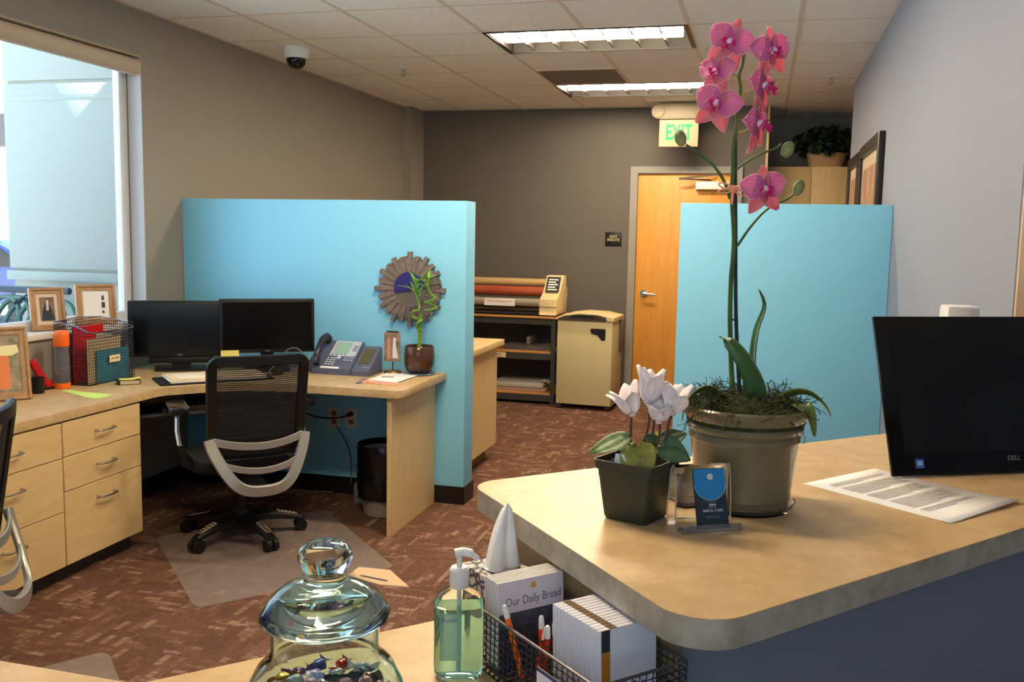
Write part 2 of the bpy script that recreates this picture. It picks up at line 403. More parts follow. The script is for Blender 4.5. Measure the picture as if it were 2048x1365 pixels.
fixture(0, 'fluorescent ceiling light farther from the exit sign, one tile before the grey vent')
fixture(3, 'fluorescent ceiling light between the grey vent and the exit sign')
fixture(-3, 'fluorescent ceiling light over the desk chair')
fixture(-6, 'fluorescent ceiling light over the reception counter')
vt = thing('air_vent', 'grey perforated air return panel in the ceiling beside the light', 'air vent', (GX0, GY0+2*GSY, HC))
MB().box(.012, GS-.012, .012, GSY-.012, .0, .012).build('vent_panel', mat('vent', (128, 118, 108), .7, bump=.8, bscale=500), vt)
MB().box(0, GS, 0, .012, -.003, .01).box(0, GS, GSY-.012, GSY, -.003, .01).box(0, .012, .012, GSY-.012, -.003, .01).box(GS-.012, GS, .012, GSY-.012, -.003, .01).build('vent_frame', MATS['tbar'], vt)
dm = thing('dome_camera', 'white dome security camera with dark bubble on the ceiling', 'camera', (-3.03, 5.78, HC))
MB().lathe([(0, 0), (.082, 0), (.085, -.03), (.074, -.07), (.06, -.075), (0, -.075)], 28).build('mount', MATS['white'], dm)
MB().lathe([(.062, -.07), (.064, -.085), (.056, -.112), (.036, -.132), (.012, -.139), (0, -.14)], 28).build('dome', MATS['black_gloss'], dm)
def sprinkler(x, y, label):
    t = thing('fire_sprinkler', label, 'sprinkler', (x, y, HC))
    MB().lathe([(0, 0), (.036, 0), (.034, -.008), (.012, -.012), (0, -.012)], 20).build('escutcheon', MATS['white'], t)
    MB().cyl((0, 0, -.01), (0, 0, -.03), .01).tube([(-.012, 0, -.03), (-.014, 0, -.045), (0, 0, -.058)], .003, 6).tube([(.012, 0, -.03), (.014, 0, -.045), (0, 0, -.058)], .003, 6).build('frame_arms', MATS['nickel'], t)
    MB().lathe([(0, -.058), (.018, -.058), (.02, -.062), (0, -.063)], 12).build('deflector', MATS['nickel'], t)
sprinkler(-2.60, 6.6, 'small fire sprinkler near the dome camera')
sprinkler(.42, 7.4, 'small fire sprinkler in the ceiling above the framed pictures')

# exit sign and exit route plaque
YE = 8.62
ex = thing('exit_sign', 'white exit sign with green letters and two emergency lamps', 'exit sign', (0, YE, 0))
a = Py(1320, 240, YE); c = Py(1396, 294, YE)
mat('sign_cream', (190, 168, 138), .5)
MB().box(a.x, c.x, -.04, .04, a.z+.002, HC-.012, bev=.006).build('canopy', mat('sign_top', (150, 138, 118), .5), ex)
MB().box(a.x, c.x, -.03, .03, c.z, a.z-.003, bev=.004).build('sign_panel', MATS['sign_cream'], ex)
text('exit_lettering', 'EXIT', .185, mat('exit_green', (20, 110, 60), .5, emit=(40, 235, 130), estr=.38), ex, frame(((a.x+c.x)/2, -.0315, (a.z+c.z)/2+.0), (1, 0, 0), (0, 0, 1)), ext=.001, sx=.62, bold=.006)
for s, xx in ((-1, a.x-.025), (1, c.x+.025)):
    MB(frame((xx-.012*s, -.02, HC-.085), (1, 0, 0), (0, 0, 1))).lathe([(0, -.04), (.045, -.035), (.058, 0), (.06, .025), (.05, .03), (.03, .022), (0, .02)], 20).build('emergency_lamp', MATS['sign_top'], ex)
a = Py(1211, 464, YB); c = Py(1243, 493, YB)
sg = thing('exit_route_sign', 'small black wall plaque reading EXIT ROUTE', 'sign', (0, YB, 0))
MB().box(a.x, c.x, -.008, -.0005, c.z, a.z, bev=.002).build('plaque', MATS['black'], sg)
for tx, dz in (('EXIT', .022), ('ROUTE', -.008)):
    text('plaque_lettering', tx, .036, MATS['cream'], sg, frame(((a.x+c.x)/2, -.0088, (a.z+c.z)/2+dz), (1, 0, 0), (0, 0, 1)))

# pictures on the right wall
def wall_picture(y0, y1, z0, z1, label):
    t = thing('framed_picture', label, 'picture', (XR, 0, 0))
    b = MB(); wd = .07
    b.box(-.035, -.001, y0, y0+wd, z0, z1, bev=.004).box(-.035, -.001, y1-wd, y1, z0, z1, bev=.004).box(-.035, -.001, y0+wd, y1-wd, z0, z0+wd).box(-.035, -.001, y0+wd, y1-wd, z1-wd, z1)
    b.build('picture_frame', MATS['dark_frame'], t)
    MB().box(-.016, -.004, y0+wd, y1-wd, z0+wd, z1-wd).build('mat_board', mat('matboard', (206, 186, 160), .8), t)
    MB().box(-.018, -.015, y0+wd+.06, y1-wd-.06, z0+wd+.06, z1-wd-.08).build('print', mat('print_'+label[:4], (196, 170, 140), .8, c2=(150, 92, 70), vscale=4, stretch=(1, 3, 1)), t)
wall_picture(6.72, 7.5, 1.28, 2.13, 'dark framed print nearer the storage cabinet')
wall_picture(5.52, 6.62, 1.28, 2.14, 'larger dark framed print nearer the blue half wall')

# storage cabinet with fern in the alcove
cb = thing('storage_cabinet', 'tall maple storage cabinet with two doors in the alcove', 'cabinet', (0, 9.3, 0))
MB().box(.005, .80, .022, .58, 0, 2.226).build('body', MATS['maple'], cb)
for x0, x1 in ((.008, .397), (.401, .797)): MB().box(x0, x1, .0, .02, .08, 2.222, bev=.002).build('door', MATS['maple'], cb)
fn = thing('potted_ivy', 'dark leafy ivy in a woven basket on top of the cabinet', 'plant', (.53, 9.5, 2.226))
MB().lathe([(0, 0), (.15, 0), (.19, .13), (.2, .135), (.18, .12), (.0, .11)], 24, sy=.6).build('basket', mat('wicker', (196, 158, 112), .8, bump=1, bscale=90), fn)
b = MB(); R_ = random.Random(3)
for k in range(420):
    a = R_.uniform(0, 2*PI); rr = R_.uniform(.03, .3); z = .12+R_.uniform(-.05, .28)*(1-rr*1.6)+.04
    b.T = T3(math.cos(a)*rr*1.05, math.sin(a)*rr*.55, max(.05, z)) @ Rz(math.degrees(a)) @ Ry(R_.uniform(-30, 60)) @ Rx(R_.uniform(-30, 30))
    w_ = R_.uniform(.018, .032)
    b.grid(3, 2, lambda s, t: (s*w_*2.4, (t-.5)*2*w_*math.sin(PI*min(1, s*.9+.12)), -.02*s*s))
b.build('foliage', mat('ivy', (40, 62, 30), .6, c2=(24, 38, 20), vscale=20), fn)

# ================================================================== BACK OF THE ROOM
RX0, RX1, RY0, RY1 = -3.02, -1.785, 8.3, 8.90
rk = thing('metal_shelf_rack', 'dark metal rack with wooden shelves holding the laminator', 'shelf', (0, 0, 0))
mat('rack_metal', (62, 62, 60), .5); mat('rack_board', (196, 138, 70), .55, c2=(206, 150, 84), vscale=6, stretch=(1, 6, 6))
for x in (RX0, RX1-.04):
    for y in (RY0, RY1-.04): MB().box(x, x+.006, y, y+.04, 0, .79).box(x, x+.04, y, y+.006, 0, .79).build('post', MATS['rack_metal'], rk)
for z in (.81, .488, .105):
    bd = MB().box(RX0+.008 if z < .7 else RX0, RX1-.008 if z < .7 else RX1, RY0+.008 if z < .7 else RY0-.02, RY1-.008, z-.016, z).build('shelf_board', MATS['rack_board'], rk)
    zz = z-.016
    MB().box(RX0+.006, RX1-.006, RY0+.006, RY0+.03, zz-.06, zz).box(RX0+.006, RX1-.006, RY1-.03, RY1-.006, zz-.06, zz).build('shelf_beam', MATS['rack_metal'], bd)
MB().box(RX0, RX1, RY1-.005, RY1, .06, .78).build('back_panel', MATS['rack_metal'], rk)
lb = MB().box(-2.47, -2.248, RY0-.0015, RY0+.0055, .42, .466).build('shelf_label', MATS['cream'], rk, label='cream shelf label reading SUPPLIES')
text('label_lettering', 'SUPPLIES', .036, MATS['ink'], lb, frame((-2.36, RY0-.002, .443), (1, 0, 0), (0, 0, 1)))

lm = thing('roll_laminator', 'wide cream roll laminator with red film roll on the rack', 'laminator', (-2.385, 8.58, .811))
mat('lam_cream', (232, 210, 158), .5)
cap = [(-.27, .012), (.2, .012), (.2, .16), (.235, .165), (.235, .245), (.16, .245), (.15, .36), (.02, .362), (-.12, .2), (-.275, .155), (-.275, .09), (-.25, .085)]
for s, x0, x1 in ((1, .44, .60), (-1, -.60, -.44)):
    MB(Matrix(((0, 0, 1, 0), (1, 0, 0, 0), (0, 1, 0, 0), (0, 0, 0, 1)))).prism(cap, x0, x1, bev=.008).build('end_cap', MATS['lam_cream'], lm)
MB(Matrix(((0, 0, 1, 0), (1, 0, 0, 0), (0, 1, 0, 0), (0, 0, 0, 1)))).prism([(-.125, .215), (-.115, .215), (-.01, .35), (-.02, .35)], .46, .585).build('control_panel', MATS['dark_grey'], lm)
pf = MB(frame((.522, -.1265, .215), (1, 0, 0), (0, .105, .135)))
for i in range(5): pf.box(-.045, .045-(i % 2)*.02, .02+i*.028, .034+i*.028, .0, .002)
pf.build('panel_print', MATS['white'], lm)
MB().box(-.44, .44, -.25, .19, .012, .03).build('chassis', MATS['dark_grey'], lm)
MB().tube([(-.44, -.245, .12), (.44, -.245, .12)], .036, 18).build('front_rail', mat('lam_rail', (158, 148, 128), .4), lm)
MB().tube([(-.44, -.16, .055), (.44, -.16, .055)], .024, 14).build('lower_roller', mat('lam_low', (128, 100, 70), .5), lm)
MB().tube([(-.44, -.06, .21), (.44, -.06, .21)], .045, 18).build('film_roll', mat('lam_red', (168, 72, 46), .4, c2=(190, 96, 62), vscale=3), lm)
MB().tube([(-.44, .03, .29), (.44, .03, .29)], .036, 18).build('upper_roll', mat('lam_up', (200, 170, 116), .4), lm)
MB().tube([(-.44, .03, .355), (.44, .03, .355)], .006, 8).build('guard_bar', MATS['nickel'], lm)
MB().box(-.44, .44, -.2, .15, .08, .085).build('feed_tray', MATS['rack_metal'], lm)
ls = MB().box(-.075, .215, -.2855, -.2815, .085, .15).build('paper_label', MATS['paper'], lm)
text('label_lettering', 'CROSS OFFICE & STAFF', .023, mat('lam_ink', (196, 120, 104), .8), ls, frame((.07, -.286, .125), (1, 0, 0), (0, 0, 1)))

tr = thing('paper_trimmer', 'dark paper trimmer with raised arm on the middle shelf', 'trimmer', (-2.08, 8.55, .4885))
MB().prism(fillet([(-.22, -.16), (.13, -.2), (.23, -.14), (.23, .16), (-.22, .16)], .02), .0, .045, bev=.006).build('base_board', mat('trim_grey', (96, 94, 92), .5), tr)
MB().box(.0, .035, -.15, .17, .046, .12, bev=.006, M=T3(0, 0, .0)).build('cutting_arm', mat('trim_lt', (122, 120, 118), .4), tr)
tr = thing('roll_paper_cutter', 'grey plastic rotary paper cutter on the bottom shelf', 'trimmer', (-2.12, 8.55, .1055))
MB().box(-.3, .24, -.19, .16, 0, .03, bev=.008).build('base_tray', mat('rose_tray', (176, 150, 138), .5), tr)
MB().box(-.26, .22, -.2, .13, .032, .085, bev=.015).build('cover', mat('trim_silver', (190, 184, 176), .4), tr)
MB().box(.18, .25, -.17, -.1, .086, .115, bev=.008).cyl((.25, -.135, .09), (.29, -.135, .09), .022).build('cutter_knob', MATS['silver_paint'], tr)

sh = thing('paper_shredder', 'cream office shredder on casters beside the wooden door', 'shredder', (-1.492, 8.17, 0), math.radians(-3))
w_ = .25
MB().box(-w_, w_, .0, .42, .045, .80, bev=.004).build('cabinet', mat('shred_cream', (206, 192, 146), .55), sh)
dp = MB().box(-w_+.002, w_-.002, -.012, -.0005, .05, .792, bev=.003).build('door', MATS['shred_cream'], sh)
MB().prism(fillet([(.05, .735), (.19, .735), (.19, .635), (.155, .63), (.12, .675), (.06, .69)], .012), .0, .0025).build('hand_recess', MATS['black'], dp).matrix_local = frame((0, -.0128, 0), (1, 0, 0), (0, 0, 1))
lid = [(-.265, .80), (.262, .80), (.262, .835), (.12, .862), (-.06, .866), (-.2, .846), (-.265, .812)]
MB(frame((0, .43, 0), (1, 0, 0), (0, 0, 1))).prism(lid, .0, .45, bev=.004).build('head', MATS['lam_cream'], sh)
MB(frame((0, -.021, 0), (1, 0, 0), (0, 0, 1))).prism([(-.262, .803), (.2, .803), (.19, .838), (.1, .856), (-.05, .858), (-.18, .84)], .0, .006).build('control_panel', mat('shred_brown', (70, 58, 54), .45), sh)
MB(frame((0, -.028, 0), (1, 0, 0), (0, 0, 1))).prism(fillet([(-.15, .828), (.12, .828), (.08, .848), (-.1, .846)], .006), .0, .004).build('feed_slot', MATS['black'], sh)
for x in (-.22, .215):
    for y in (.03, .39): MB().cyl((x-.018, y, .024), (x+.018, y, .024), .023, n=16).box(x-.012, x+.012, y-.015, y+.015, .03, .046).build('caster', MATS['dark_grey'], sh)
MB().box(w_+.001, w_+.03, .3, .4, .5, .8, bev=.005).build('bag_hook', mat('shred_brown2', (90, 76, 66), .5), sh)

# counter behind the left half wall
bc = thing('storage_counter', 'maple storage counter behind the left blue half wall', 'counter', (0, 0, 0))
MB().box(-2.9, -1.74, 5.185, 6.2, .1, .782).build('body', MATS['maple'], bc)
MB().box(-2.85, -1.80, 5.19, 6.15, 0, .1).build('toe_kick', mat('kick_wood', (140, 96, 60), .6), bc)
MB().box(-2.92, -1.70, 5.18, 6.24, .783, .825, bev=.004).build('worktop', MATS['maple_h'], bc)

# ================================================================== LEFT CORNER DESK
ZD = .76
poly = [(XL+.005, 1.6), (-2.835, 1.6), (-2.835, 3.985), (-2.60, 4.24), (-2.35, 4.315), (-1.70, 4.315), (-1.70, 5.005), (XL+.005, 5.005)]
wt = tag(MB().prism(fillet(poly, [0, 0, .12, .25, .3, .06, .0, 0]), ZD-.04, ZD, bev=.002, seg=1).build('desk_worktop', MATS['laminate']), 'beige stone laminate L-shaped worktop along window and blue wall', 'worktop')
ep = tag(MB().box(-1.79, -1.765, 4.345, 5.0, 0, ZD-.0405, bev=.0015, seg=1).build('desk_end_panel', MATS['maple']), 'flat maple end panel carrying the worktop next to the waste bin', 'panel')
XF = -2.84
def drawer_unit(y0, y1, zs, label):
    t = thing('drawer_unit', label, 'cabinet', (XF, y0, 0)); W = y1-y0
    MB().box(-.5, -.022, .0, W, .082, ZD-.041).build('body', MATS['maple'], t)
    MB().box(-.5, -.075, .0, W, 0, .0815).build('toe_kick', MATS['kick'], t)
    for za, zb in zip(zs, zs[1:]):
        d = MB().box(-.021, 0, .002, W-.002, zb+.002, za-.002, bev=.0012, seg=1).build('drawer_front', MATS['maple_h'], t)
        zc = za-.072 if za-zb < .2 else za-.072
        h = MB(); yc = W/2
        h.tube(spline([(0, yc-.055, zc), (.022, yc-.053, zc), (.03, yc-.035, zc), (.031, yc, zc), (.03, yc+.035, zc), (.022, yc+.053, zc), (0, yc+.055, zc)], 4), .0048, 8)
        h.build('handle', MATS['nickel'], d, label='brushed nickel bar handle')
drawer_unit(3.31, 3.828, (.712, .561, .409, .083), 'maple drawer unit beside the knee space, two shallow drawers above a deep one')
drawer_unit(2.72, 3.306, (.712, .559, .325, .083), 'maple drawer unit with a tall middle drawer, partly behind a chair')

# keyboard tray and keyboard
mat('kb_keys', (74, 66, 56), .6)
kt = thing('keyboard_tray', 'black sliding keyboard tray under the desk corner', 'tray', M=T3(-2.83, 4.33, .60) @ Rz(45))
MB().box(-.36, .36, -.17, .16, .0, .018, bev=.006).build('tray_board', MATS['black'], kt)
MB().box(-.36, .36, -.215, -.172, .004, .024, bev=.009).build('palm_rest', MATS['dark_grey'], kt)
MB().box(-.06, .06, .0, .15, .019, .118).build('mount_arm', MATS['black'], kt)
kb = thing('keyboard', 'dark computer keyboard on the sliding tray', 'keyboard', M=T3(-2.83, 4.33, .6185) @ Rz(45))
MB().prism(fillet([(-.23, -.15), (.23, -.15), (.23, -.01), (-.23, -.01)], .01), 0, .016, bev=.003).build('case', MATS['dark_grey'], kb)
k = MB()
for r in range(6):
    for c in range(20): k.box(-.218+c*.0219, -.218+c*.0219+.0185, -.143+r*.0215, -.143+r*.0215+.018, .0162, .023)
k.build('keys', MATS['kb_keys'], kb)

# two monitors
def monitor(cx, cy, ang, label, zt, stand, W=.53, H=.31):
    t = thing('computer_monitor', label, 'monitor', (cx, cy, ZD+.0005), math.radians(ang))
    MB().box(-W/2, W/2, -.05, -.012, zt-H, zt, bev=.007).build('case', MATS['black'], t)
    MB().box(-W/2+.018, W/2-.018, -.0515, -.0498, zt-H+.022, zt-.018).build('screen', MATS['screen'], t)
    text('logo', 'DELL', .014, MATS['silver'], t, frame((0, -.0512, zt-H+.011), (1, 0, 0), (0, 0, 1)))
    if stand == 'bar':
        MB().box(-.17, .17, -.045, -.005, zt-H-.036, zt-H-.001, bev=.006).build('speaker_bar', MATS['black'], t)
        MB().box(-.05, .05, -.03, .0, .012, zt-H-.036).build('neck', MATS['black'], t)
        MB().prism(fillet([(-.13, -.1), (.13, -.1), (.16, .1), (-.16, .1)], .03), 0, .012, bev=.003).build('base', MATS['black'], t)
    else:
        MB().box(-.035, .035, -.011, .015, .012, zt-.1, bev=.008).build('neck', MATS['black'], t)
        MB().prism(fillet([(-.12, -.11), (.12, -.11), (.12, .09), (-.12, .09)], .04), 0, .012, bev=.003).build('base', MATS['black'], t)
monitor(-3.115, 4.575, 27, 'black flat monitor next to the window, with speaker bar', .385, 'bar', W=.545)
monitor(-2.672, 4.73, 34, 'black flat monitor with slim bezel beside the telephone', .402, 'neck', W=.515, H=.30)

# office telephone with side module
ph = thing('office_telephone', 'blue grey office telephone with handset and side module', 'telephone', (-2.235, 4.80, ZD+.0005), math.radians(0))
mat('phone_blue', (88, 94, 116), .45); mat('phone_silver', (186, 192, 206), .4); mat('lcd', (150, 184, 166), .25); mat('lcd_dark', (92, 84, 48), .3)
wedge = [(-.11, .0), (.10, .0), (.10, .16), (.085, .165), (-.11, .03)]
MX = Matrix(((0, 0, 1, 0), (1, 0, 0, 0), (0, 1, 0, 0), (0, 0, 0, 1)))
MB(MX).prism(wedge, -.155, .085, bev=.006).build('body', MATS['phone_blue'], ph)
ST = frame((-.035, -.11, .031), (1, 0, 0), (0, .195, .135))      # sloped top: x right, y up the slope
fp = MB(ST).box(-.045, .112, .105, .232, .0, .004, bev=.0015, seg=1).build('faceplate', MATS['phone_silver'], ph)
MB(ST).box(-.028, .06, .128, .218, .0041, .0055).build('display', MATS['lcd'], fp)
for i in range(12): MB(ST).box(-.045+(i % 3)*.02, -.031+(i % 3)*.02, .03+(i//3)*.018, .04+(i//3)*.018, .0, .005, bev=.001, seg=1).build('key', MATS['phone_silver'], ph)
for i in range(6): MB(ST).box(.082+(i % 2)*.014, .09+(i % 2)*.014, .15+(i//2)*.018, .158+(i//2)*.018, .004, .007).build('line_key', MATS['phone_blue'], fp)
for i in range(4): MB(ST).box(-.03+i*.025, -.018+i*.025, .113, .118, .004, .007).build('soft_key', MATS['phone_blue'], fp)
MB(ST).prism(fillet([(.012, .078), (.032, .078), (.032, .115), (.012, .115)], .009), .0, .006).build('navigation_key', MATS['phone_silver'], ph)
for i in range(6): MB(ST).box(.055+(i % 3)*.02, .067+(i % 3)*.02, .07+(i//3)*.018, .078+(i//3)*.018, .0, .004).build('function_key', MATS['phone_silver'], ph)
MB(ST).box(-.06, .05, .004, .018, .0, .002).build('name_strip', MATS['white'], ph)
hs = MB(); a = ST @ Vector((-.09, .02, .0)); b_ = ST @ Vector((-.09, .22, .0)); nn = (ST.to_3x3() @ Vector((0, 0, 1)))
pts = [a+nn*.018, a+nn*.035+(b_-a)*.12, a+nn*.055+(b_-a)*.4, a+nn*.06+(b_-a)*.65, a+nn*.05+(b_-a)*.92, b_+nn*.02]
hs.tube(spline(pts, 5), [.026]*6+[.018]*5+[.017]*5+[.022]*5+[.027]*5, 12)
hs.build('handset', mat('handset', (44, 46, 60), .3), ph)
MB(MX).prism([(-.11, 0), (.085, 0), (.085, .14), (.07, .145), (-.11, .025)], .09, .195, bev=.005).build('side_module', MATS['phone_blue'], ph)
S2 = frame((.142, -.11, .026), (1, 0, 0), (0, .18, .12))
MB(S2).box(-.032, .032, .065, .185, .0, .002).build('module_display', MATS['lcd_dark'], ph)
MB(S2).box(.0, .045, .032, .036, .0, .001).build('module_logo', MATS['phone_silver'], ph)

# headset lying in front of the monitor
hd = thing('telephone_headset', 'black wire headset standing by the monitor foot', 'headset', (-2.44, 4.60, ZD+.0005), math.radians(20))
MB().tube([(-.085+.17*i/12, 0, .075+.075*math.sin(PI*i/12)) for i in range(13)], .0035, 6).build('headband', MATS['nickel'], hd)
MB().box(-.115, -.055, -.02, .02, .0, .085, bev=.012, M=T3(0, 0, 0)).build('ear_cushion', mat('foam', (74, 66, 62), .9), hd)
MB().box(.07, .095, -.02, .02, .02, .085, bev=.008).build('temple_pad', MATS['dark_grey'], hd)
MB().tube(spline([(-.1, -.02, .05), (-.12, -.035, .03), (-.13, -.04, .01)], 4), .003, 6).build('microphone_boom', mat('boom', (206, 196, 178), .5), hd)

# photo clip, bamboo, papers
pc = thing('photo_clip_stand', 'bronze photo clip stand holding a small print', 'photo holder', (-1.972, 4.87, ZD+.0005))
MB().lathe([(0, 0), (.048, 0), (.05, .006), (.046, .014), (.0, .018)], 28).build('base', mat('bronze', (150, 108, 60), .35, metal=.8), pc)
MB().tube([(0, 0, .016), (0, 0, .235)], .0035, 8).build('rod', MATS['dark_grey'], pc)
MB().tube([(-.035, -.004, .232), (.035, -.004, .232)], .006, 8).build('clip', MATS['dark_grey'], pc)
ptm = mat('photo_print', (70, 92, 58), .5, c2=(176, 136, 118), vscale=26)
p = MB().box(-.048, .048, -.009, -.0065, .066, .228).build('photograph', ptm, pc, label='small colour print of people outdoors')
MB().prism(fillet([(-.03, .08), (-.008, .08), (-.01, .17), (-.014, .2), (-.026, .2), (-.03, .16)], .004), 0, .0006).build('figure_pink', mat('fig_pink', (196, 138, 130), .7), p).matrix_local = frame((0, -.0095, 0), (1, 0, 0), (0, 0, 1))
MB().prism(fillet([(.002, .085), (.036, .085), (.022, .16), (.024, .2), (.008, .2), (.004, .16)], .004), 0, .0006).build('figure_white', mat('fig_white', (222, 216, 222), .7), p).matrix_local = frame((0, -.0095, 0), (1, 0, 0), (0, 0, 1))

bm_ = thing('potted_lucky_bamboo', 'curly lucky bamboo in a glossy brown pot on the desk', 'plant', (-1.822, 4.89, ZD+.0005))
MB().lathe([(0, 0), (.085, 0), (.092, .007), (.09, .009), (.0, .009)], 32).build('saucer', mat('blue_glass', (150, 178, 200), .1, trans=.6), bm_)
MB().lathe([(0, .0095), (.055, .0095), (.072, .022), (.084, .06), (.086, .1), (.082, .155), (.078, .16), (.074, .155), (.076, .12), (0, .12)], 36).build('pot', mat('brown_glaze', (84, 58, 46), .12, c2=(70, 46, 38), vscale=12), bm_)
MB().lathe([(0, .145), (.03, .146), (.074, .138), (.074, .121)], 24).build('pebbles', mat('pebble', (176, 150, 120), .8, c2=(120, 92, 70), vscale=70, bump=1, bscale=90), bm_)
grn = mat('bamboo_green', (122, 160, 54), .4, c2=(96, 140, 50), vscale=14)
MB().tube([(0, 0, .13), (.003, 0, .2), (.0, 0, .28), (.008, 0, .335)], [.0125, .011, .012, .011], 12).build('stalk', grn, bm_)
def bpt(u, v, dy=0.): p = Py(u, v, 4.89+dy); return (p.x+1.822, p.y-4.89, p.z-ZD-.0005)
MB().tube(spline([bpt(845, 664), bpt(834, 656, -.02), bpt(836, 646, -.03), bpt(844, 640, -.01), bpt(832, 637, .02), bpt(822, 631, .01), bpt(826, 624, -.02), bpt(838, 620, -.02), bpt(838, 608, 0), bpt(834, 596, 0)], 6), .0068, 8).build('curly_stalk', grn, bm_)
MB().tube(spline([bpt(850, 622), bpt(866, 619, -.01), bpt(872, 613, .02), bpt(860, 608, .025), bpt(850, 606, 0), bpt(862, 602, -.02), bpt(871, 596, 0), bpt(864, 590, .01), bpt(858, 580, 0), bpt(854, 566, 0)], 6), .0068, 8).build('curly_stalk', grn, bm_)
lf = mat('bamboo_leaf', (150, 200, 84), .4, c2=(120, 176, 70), vscale=20)
Rb = random.Random(5)
def leaf(b, M, L, W, droop, n=6):
    b.T = M
    b.grid(n, 2, lambda s, t: ((t-.5)*2*W*math.sin(PI*(s*.92+.06))**.8, s*L, -droop*L*s*s+abs(t-.5)*W*.6))
for base, n, sc in ((bpt(834, 600), 13, 1.0), (bpt(854, 572), 7, .9)):
    MB().tube([base, (base[0], base[1], base[2]+.06*sc)], [.006, .003], 8).build('shoot', grn, bm_)
    for i in range(n):
        b = MB(); a = i*137.5
        leaf(b, T3(base[0], base[1], base[2]+i*.007*sc) @ Rz(a) @ Rx(Rb.uniform(20, 70)), Rb.uniform(.075, .115)*sc, .011, Rb.uniform(.1, .4)); b.build('leaf', lf, bm_)

def sheet(name, poly, z, m, th=.0012): return MB().prism(poly, z, z+th)
p0 = [Pz(u, v, ZD) for u, v in ((757, 757), (768, 750), (838, 752), (792, 774))]
pp = thing('loose_flyers', 'white flyer lying on orange brochures at the desk edge', 'papers', (p0[0].x, p0[0].y, ZD+.0005))
def q2(pix, z=ZD, o=None): return [(Pz(u, v, z).x-(o.x if o else 0), Pz(u, v, z).y-(o.y if o else 0)) for u, v in pix]
o_ = Vector((p0[0].x, p0[0].y, 0))
MB().prism(q2([(720, 766), (792, 773), (800, 768), (735, 760)], o=o_), 0, .004).build('orange_brochure', mat('broch_or', (222, 104, 66), .5, c2=(238, 200, 170), vscale=30), pp)
MB().prism(q2([(711, 768), (722, 768), (738, 760), (728, 759)], o=o_), 0, .003).build('blue_brochure', mat('broch_bl', (88, 92, 120), .5), pp)
MB().prism(q2([(735, 762), (792, 768), (840, 752), (775, 748)], o=o_), .0045, .006).build('white_flyer', MATS['paper'], pp)
MB().prism(q2([(762, 757.5), (786, 758.5), (789, 756), (765, 755)], o=o_), .0062, .0066).build('printed_heading', MATS['grey_ink'], pp)

# desk pad with papers
dpM = T3(-2.74, 4.325, ZD+.0005) @ Rz(45)
dk = thing('desk_pad', 'black desk pad lying on the desk corner', 'desk pad', M=dpM)
MB().prism(fillet([(-.30, -.13), (.27, -.13), (.27, .13), (-.30, .13)], .01), 0, .008, bev=.002).build('pad', MATS['black_soft'], dk)
for i, (dx, dy, rz, c) in enumerate(((0, 0, 0, 'paper'), (.008, .004, .6, 'folder'), (-.005, .002, -.8, 'paper'), (.004, .008, .4, 'folder'))):
    mat('folder', (232, 208, 166), .7)
    pt = thing('paper_stack' if c == 'paper' else 'manila_folder', ('white papers', 'manila folder', 'thin white papers', 'cream manila folder with printed sheet')[i]+(' on the desk pad, lowest of the pile', ' second from the bottom of the pile on the desk pad', ' between two folders on the desk pad', ' topmost of the pile on the desk pad')[i], 'papers', M=dpM @ T3(-.005+dx, .0+dy, .0085+i*.0042) @ Rz(rz))
    MB().box(-.245, .235, -.115, .12, 0, .004).build('sheets', MATS[c], pt)
    if i == 3: MB().box(-.2, .0, -.09, .08, .0041, .0049).build('printed_sheet', mat('sheet_lt', (240, 226, 200), .8), pt)

# sticky note block leaning at the monitors
st = thing('hanging_sticky_notes', 'yellow sticky notes hanging from the lower bezel of the slim monitor', 'sticky notes', M=T3(-2.672, 4.73, ZD) @ Rz(34) @ T3(-.205, -.0524, .03))
MB().box(-.046, .05, -.0012, 0, .0, .09).build('front_note', MATS['yellow'], st)
MB().box(-.04, .055, -.0024, -.0014, -.012, .05).build('lower_note', mat('note_green', (206, 220, 140), .8), st)

# wire file basket on the window side
FX, FY = -3.175, 3.90
fb = thing('wire_file_basket', 'tall dark wire desktop file basket beside the window', 'file basket', (FX, FY, ZD+.0005))
wm = mat('wire', (62, 60, 66), .4, metal=.6)
LW, DW, HB = .34, .20, .31
def wires(p0, ux, uz, nx, nz, r=.0016, top=None):
    b = MB(); p0 = Vector(p0); ux = Vector(ux); uz = Vector(uz)
    for i in range(nx+1): b.tube([p0+ux*i/nx, p0+ux*i/nx+uz], r, 4, caps=False)
    for j in range(nz+1): b.tube([p0+uz*j/nz, p0+uz*j/nz+ux], r, 4, caps=False)
    return b
wires((0, 0, 0), (0, LW, 0), (0, 0, HB-.05), 26, 17).build('front_mesh', wm, fb)
wires((-DW, 0, 0), (0, LW, 0), (0, 0, HB), 26, 20).build('back_mesh', wm, fb)
wires((-DW, 0, 0), (DW, 0, 0), (0, 0, HB-.02), 15, 20).build('side_mesh', wm, fb)
wires((-DW, LW, 0), (DW, 0, 0), (0, 0, HB-.02), 15, 20).build('side_mesh', wm, fb)
wires((-DW, 0, 0), (DW, 0, 0), (0, LW, 0), 12, 20).build('bottom_mesh', wm, fb)
MB().tube([(0, 0, HB-.045), (-DW*.4, 0, HB-.015), (-DW, 0, HB), (-DW, LW*.5, HB+.01), (-DW, LW, HB), (-DW*.4, LW, HB-.015), (0, LW, HB-.045), (0, LW*.6, HB-.06), (0, LW*.4, HB-.06)], .003, 6, closed=True).build('rim', mat('wire_rim', (130, 132, 146), .35, metal=.7), fb)
lbl = MB().box(.0015, .005, .145, .225, .1, .135).build('label_holder', MATS['cream'], fb)
text('label_lettering', 'START HERE', .011, MATS['ink'], lbl, frame((.0054, .185, .118), (0, 1, 0), (0, 0, 1)))
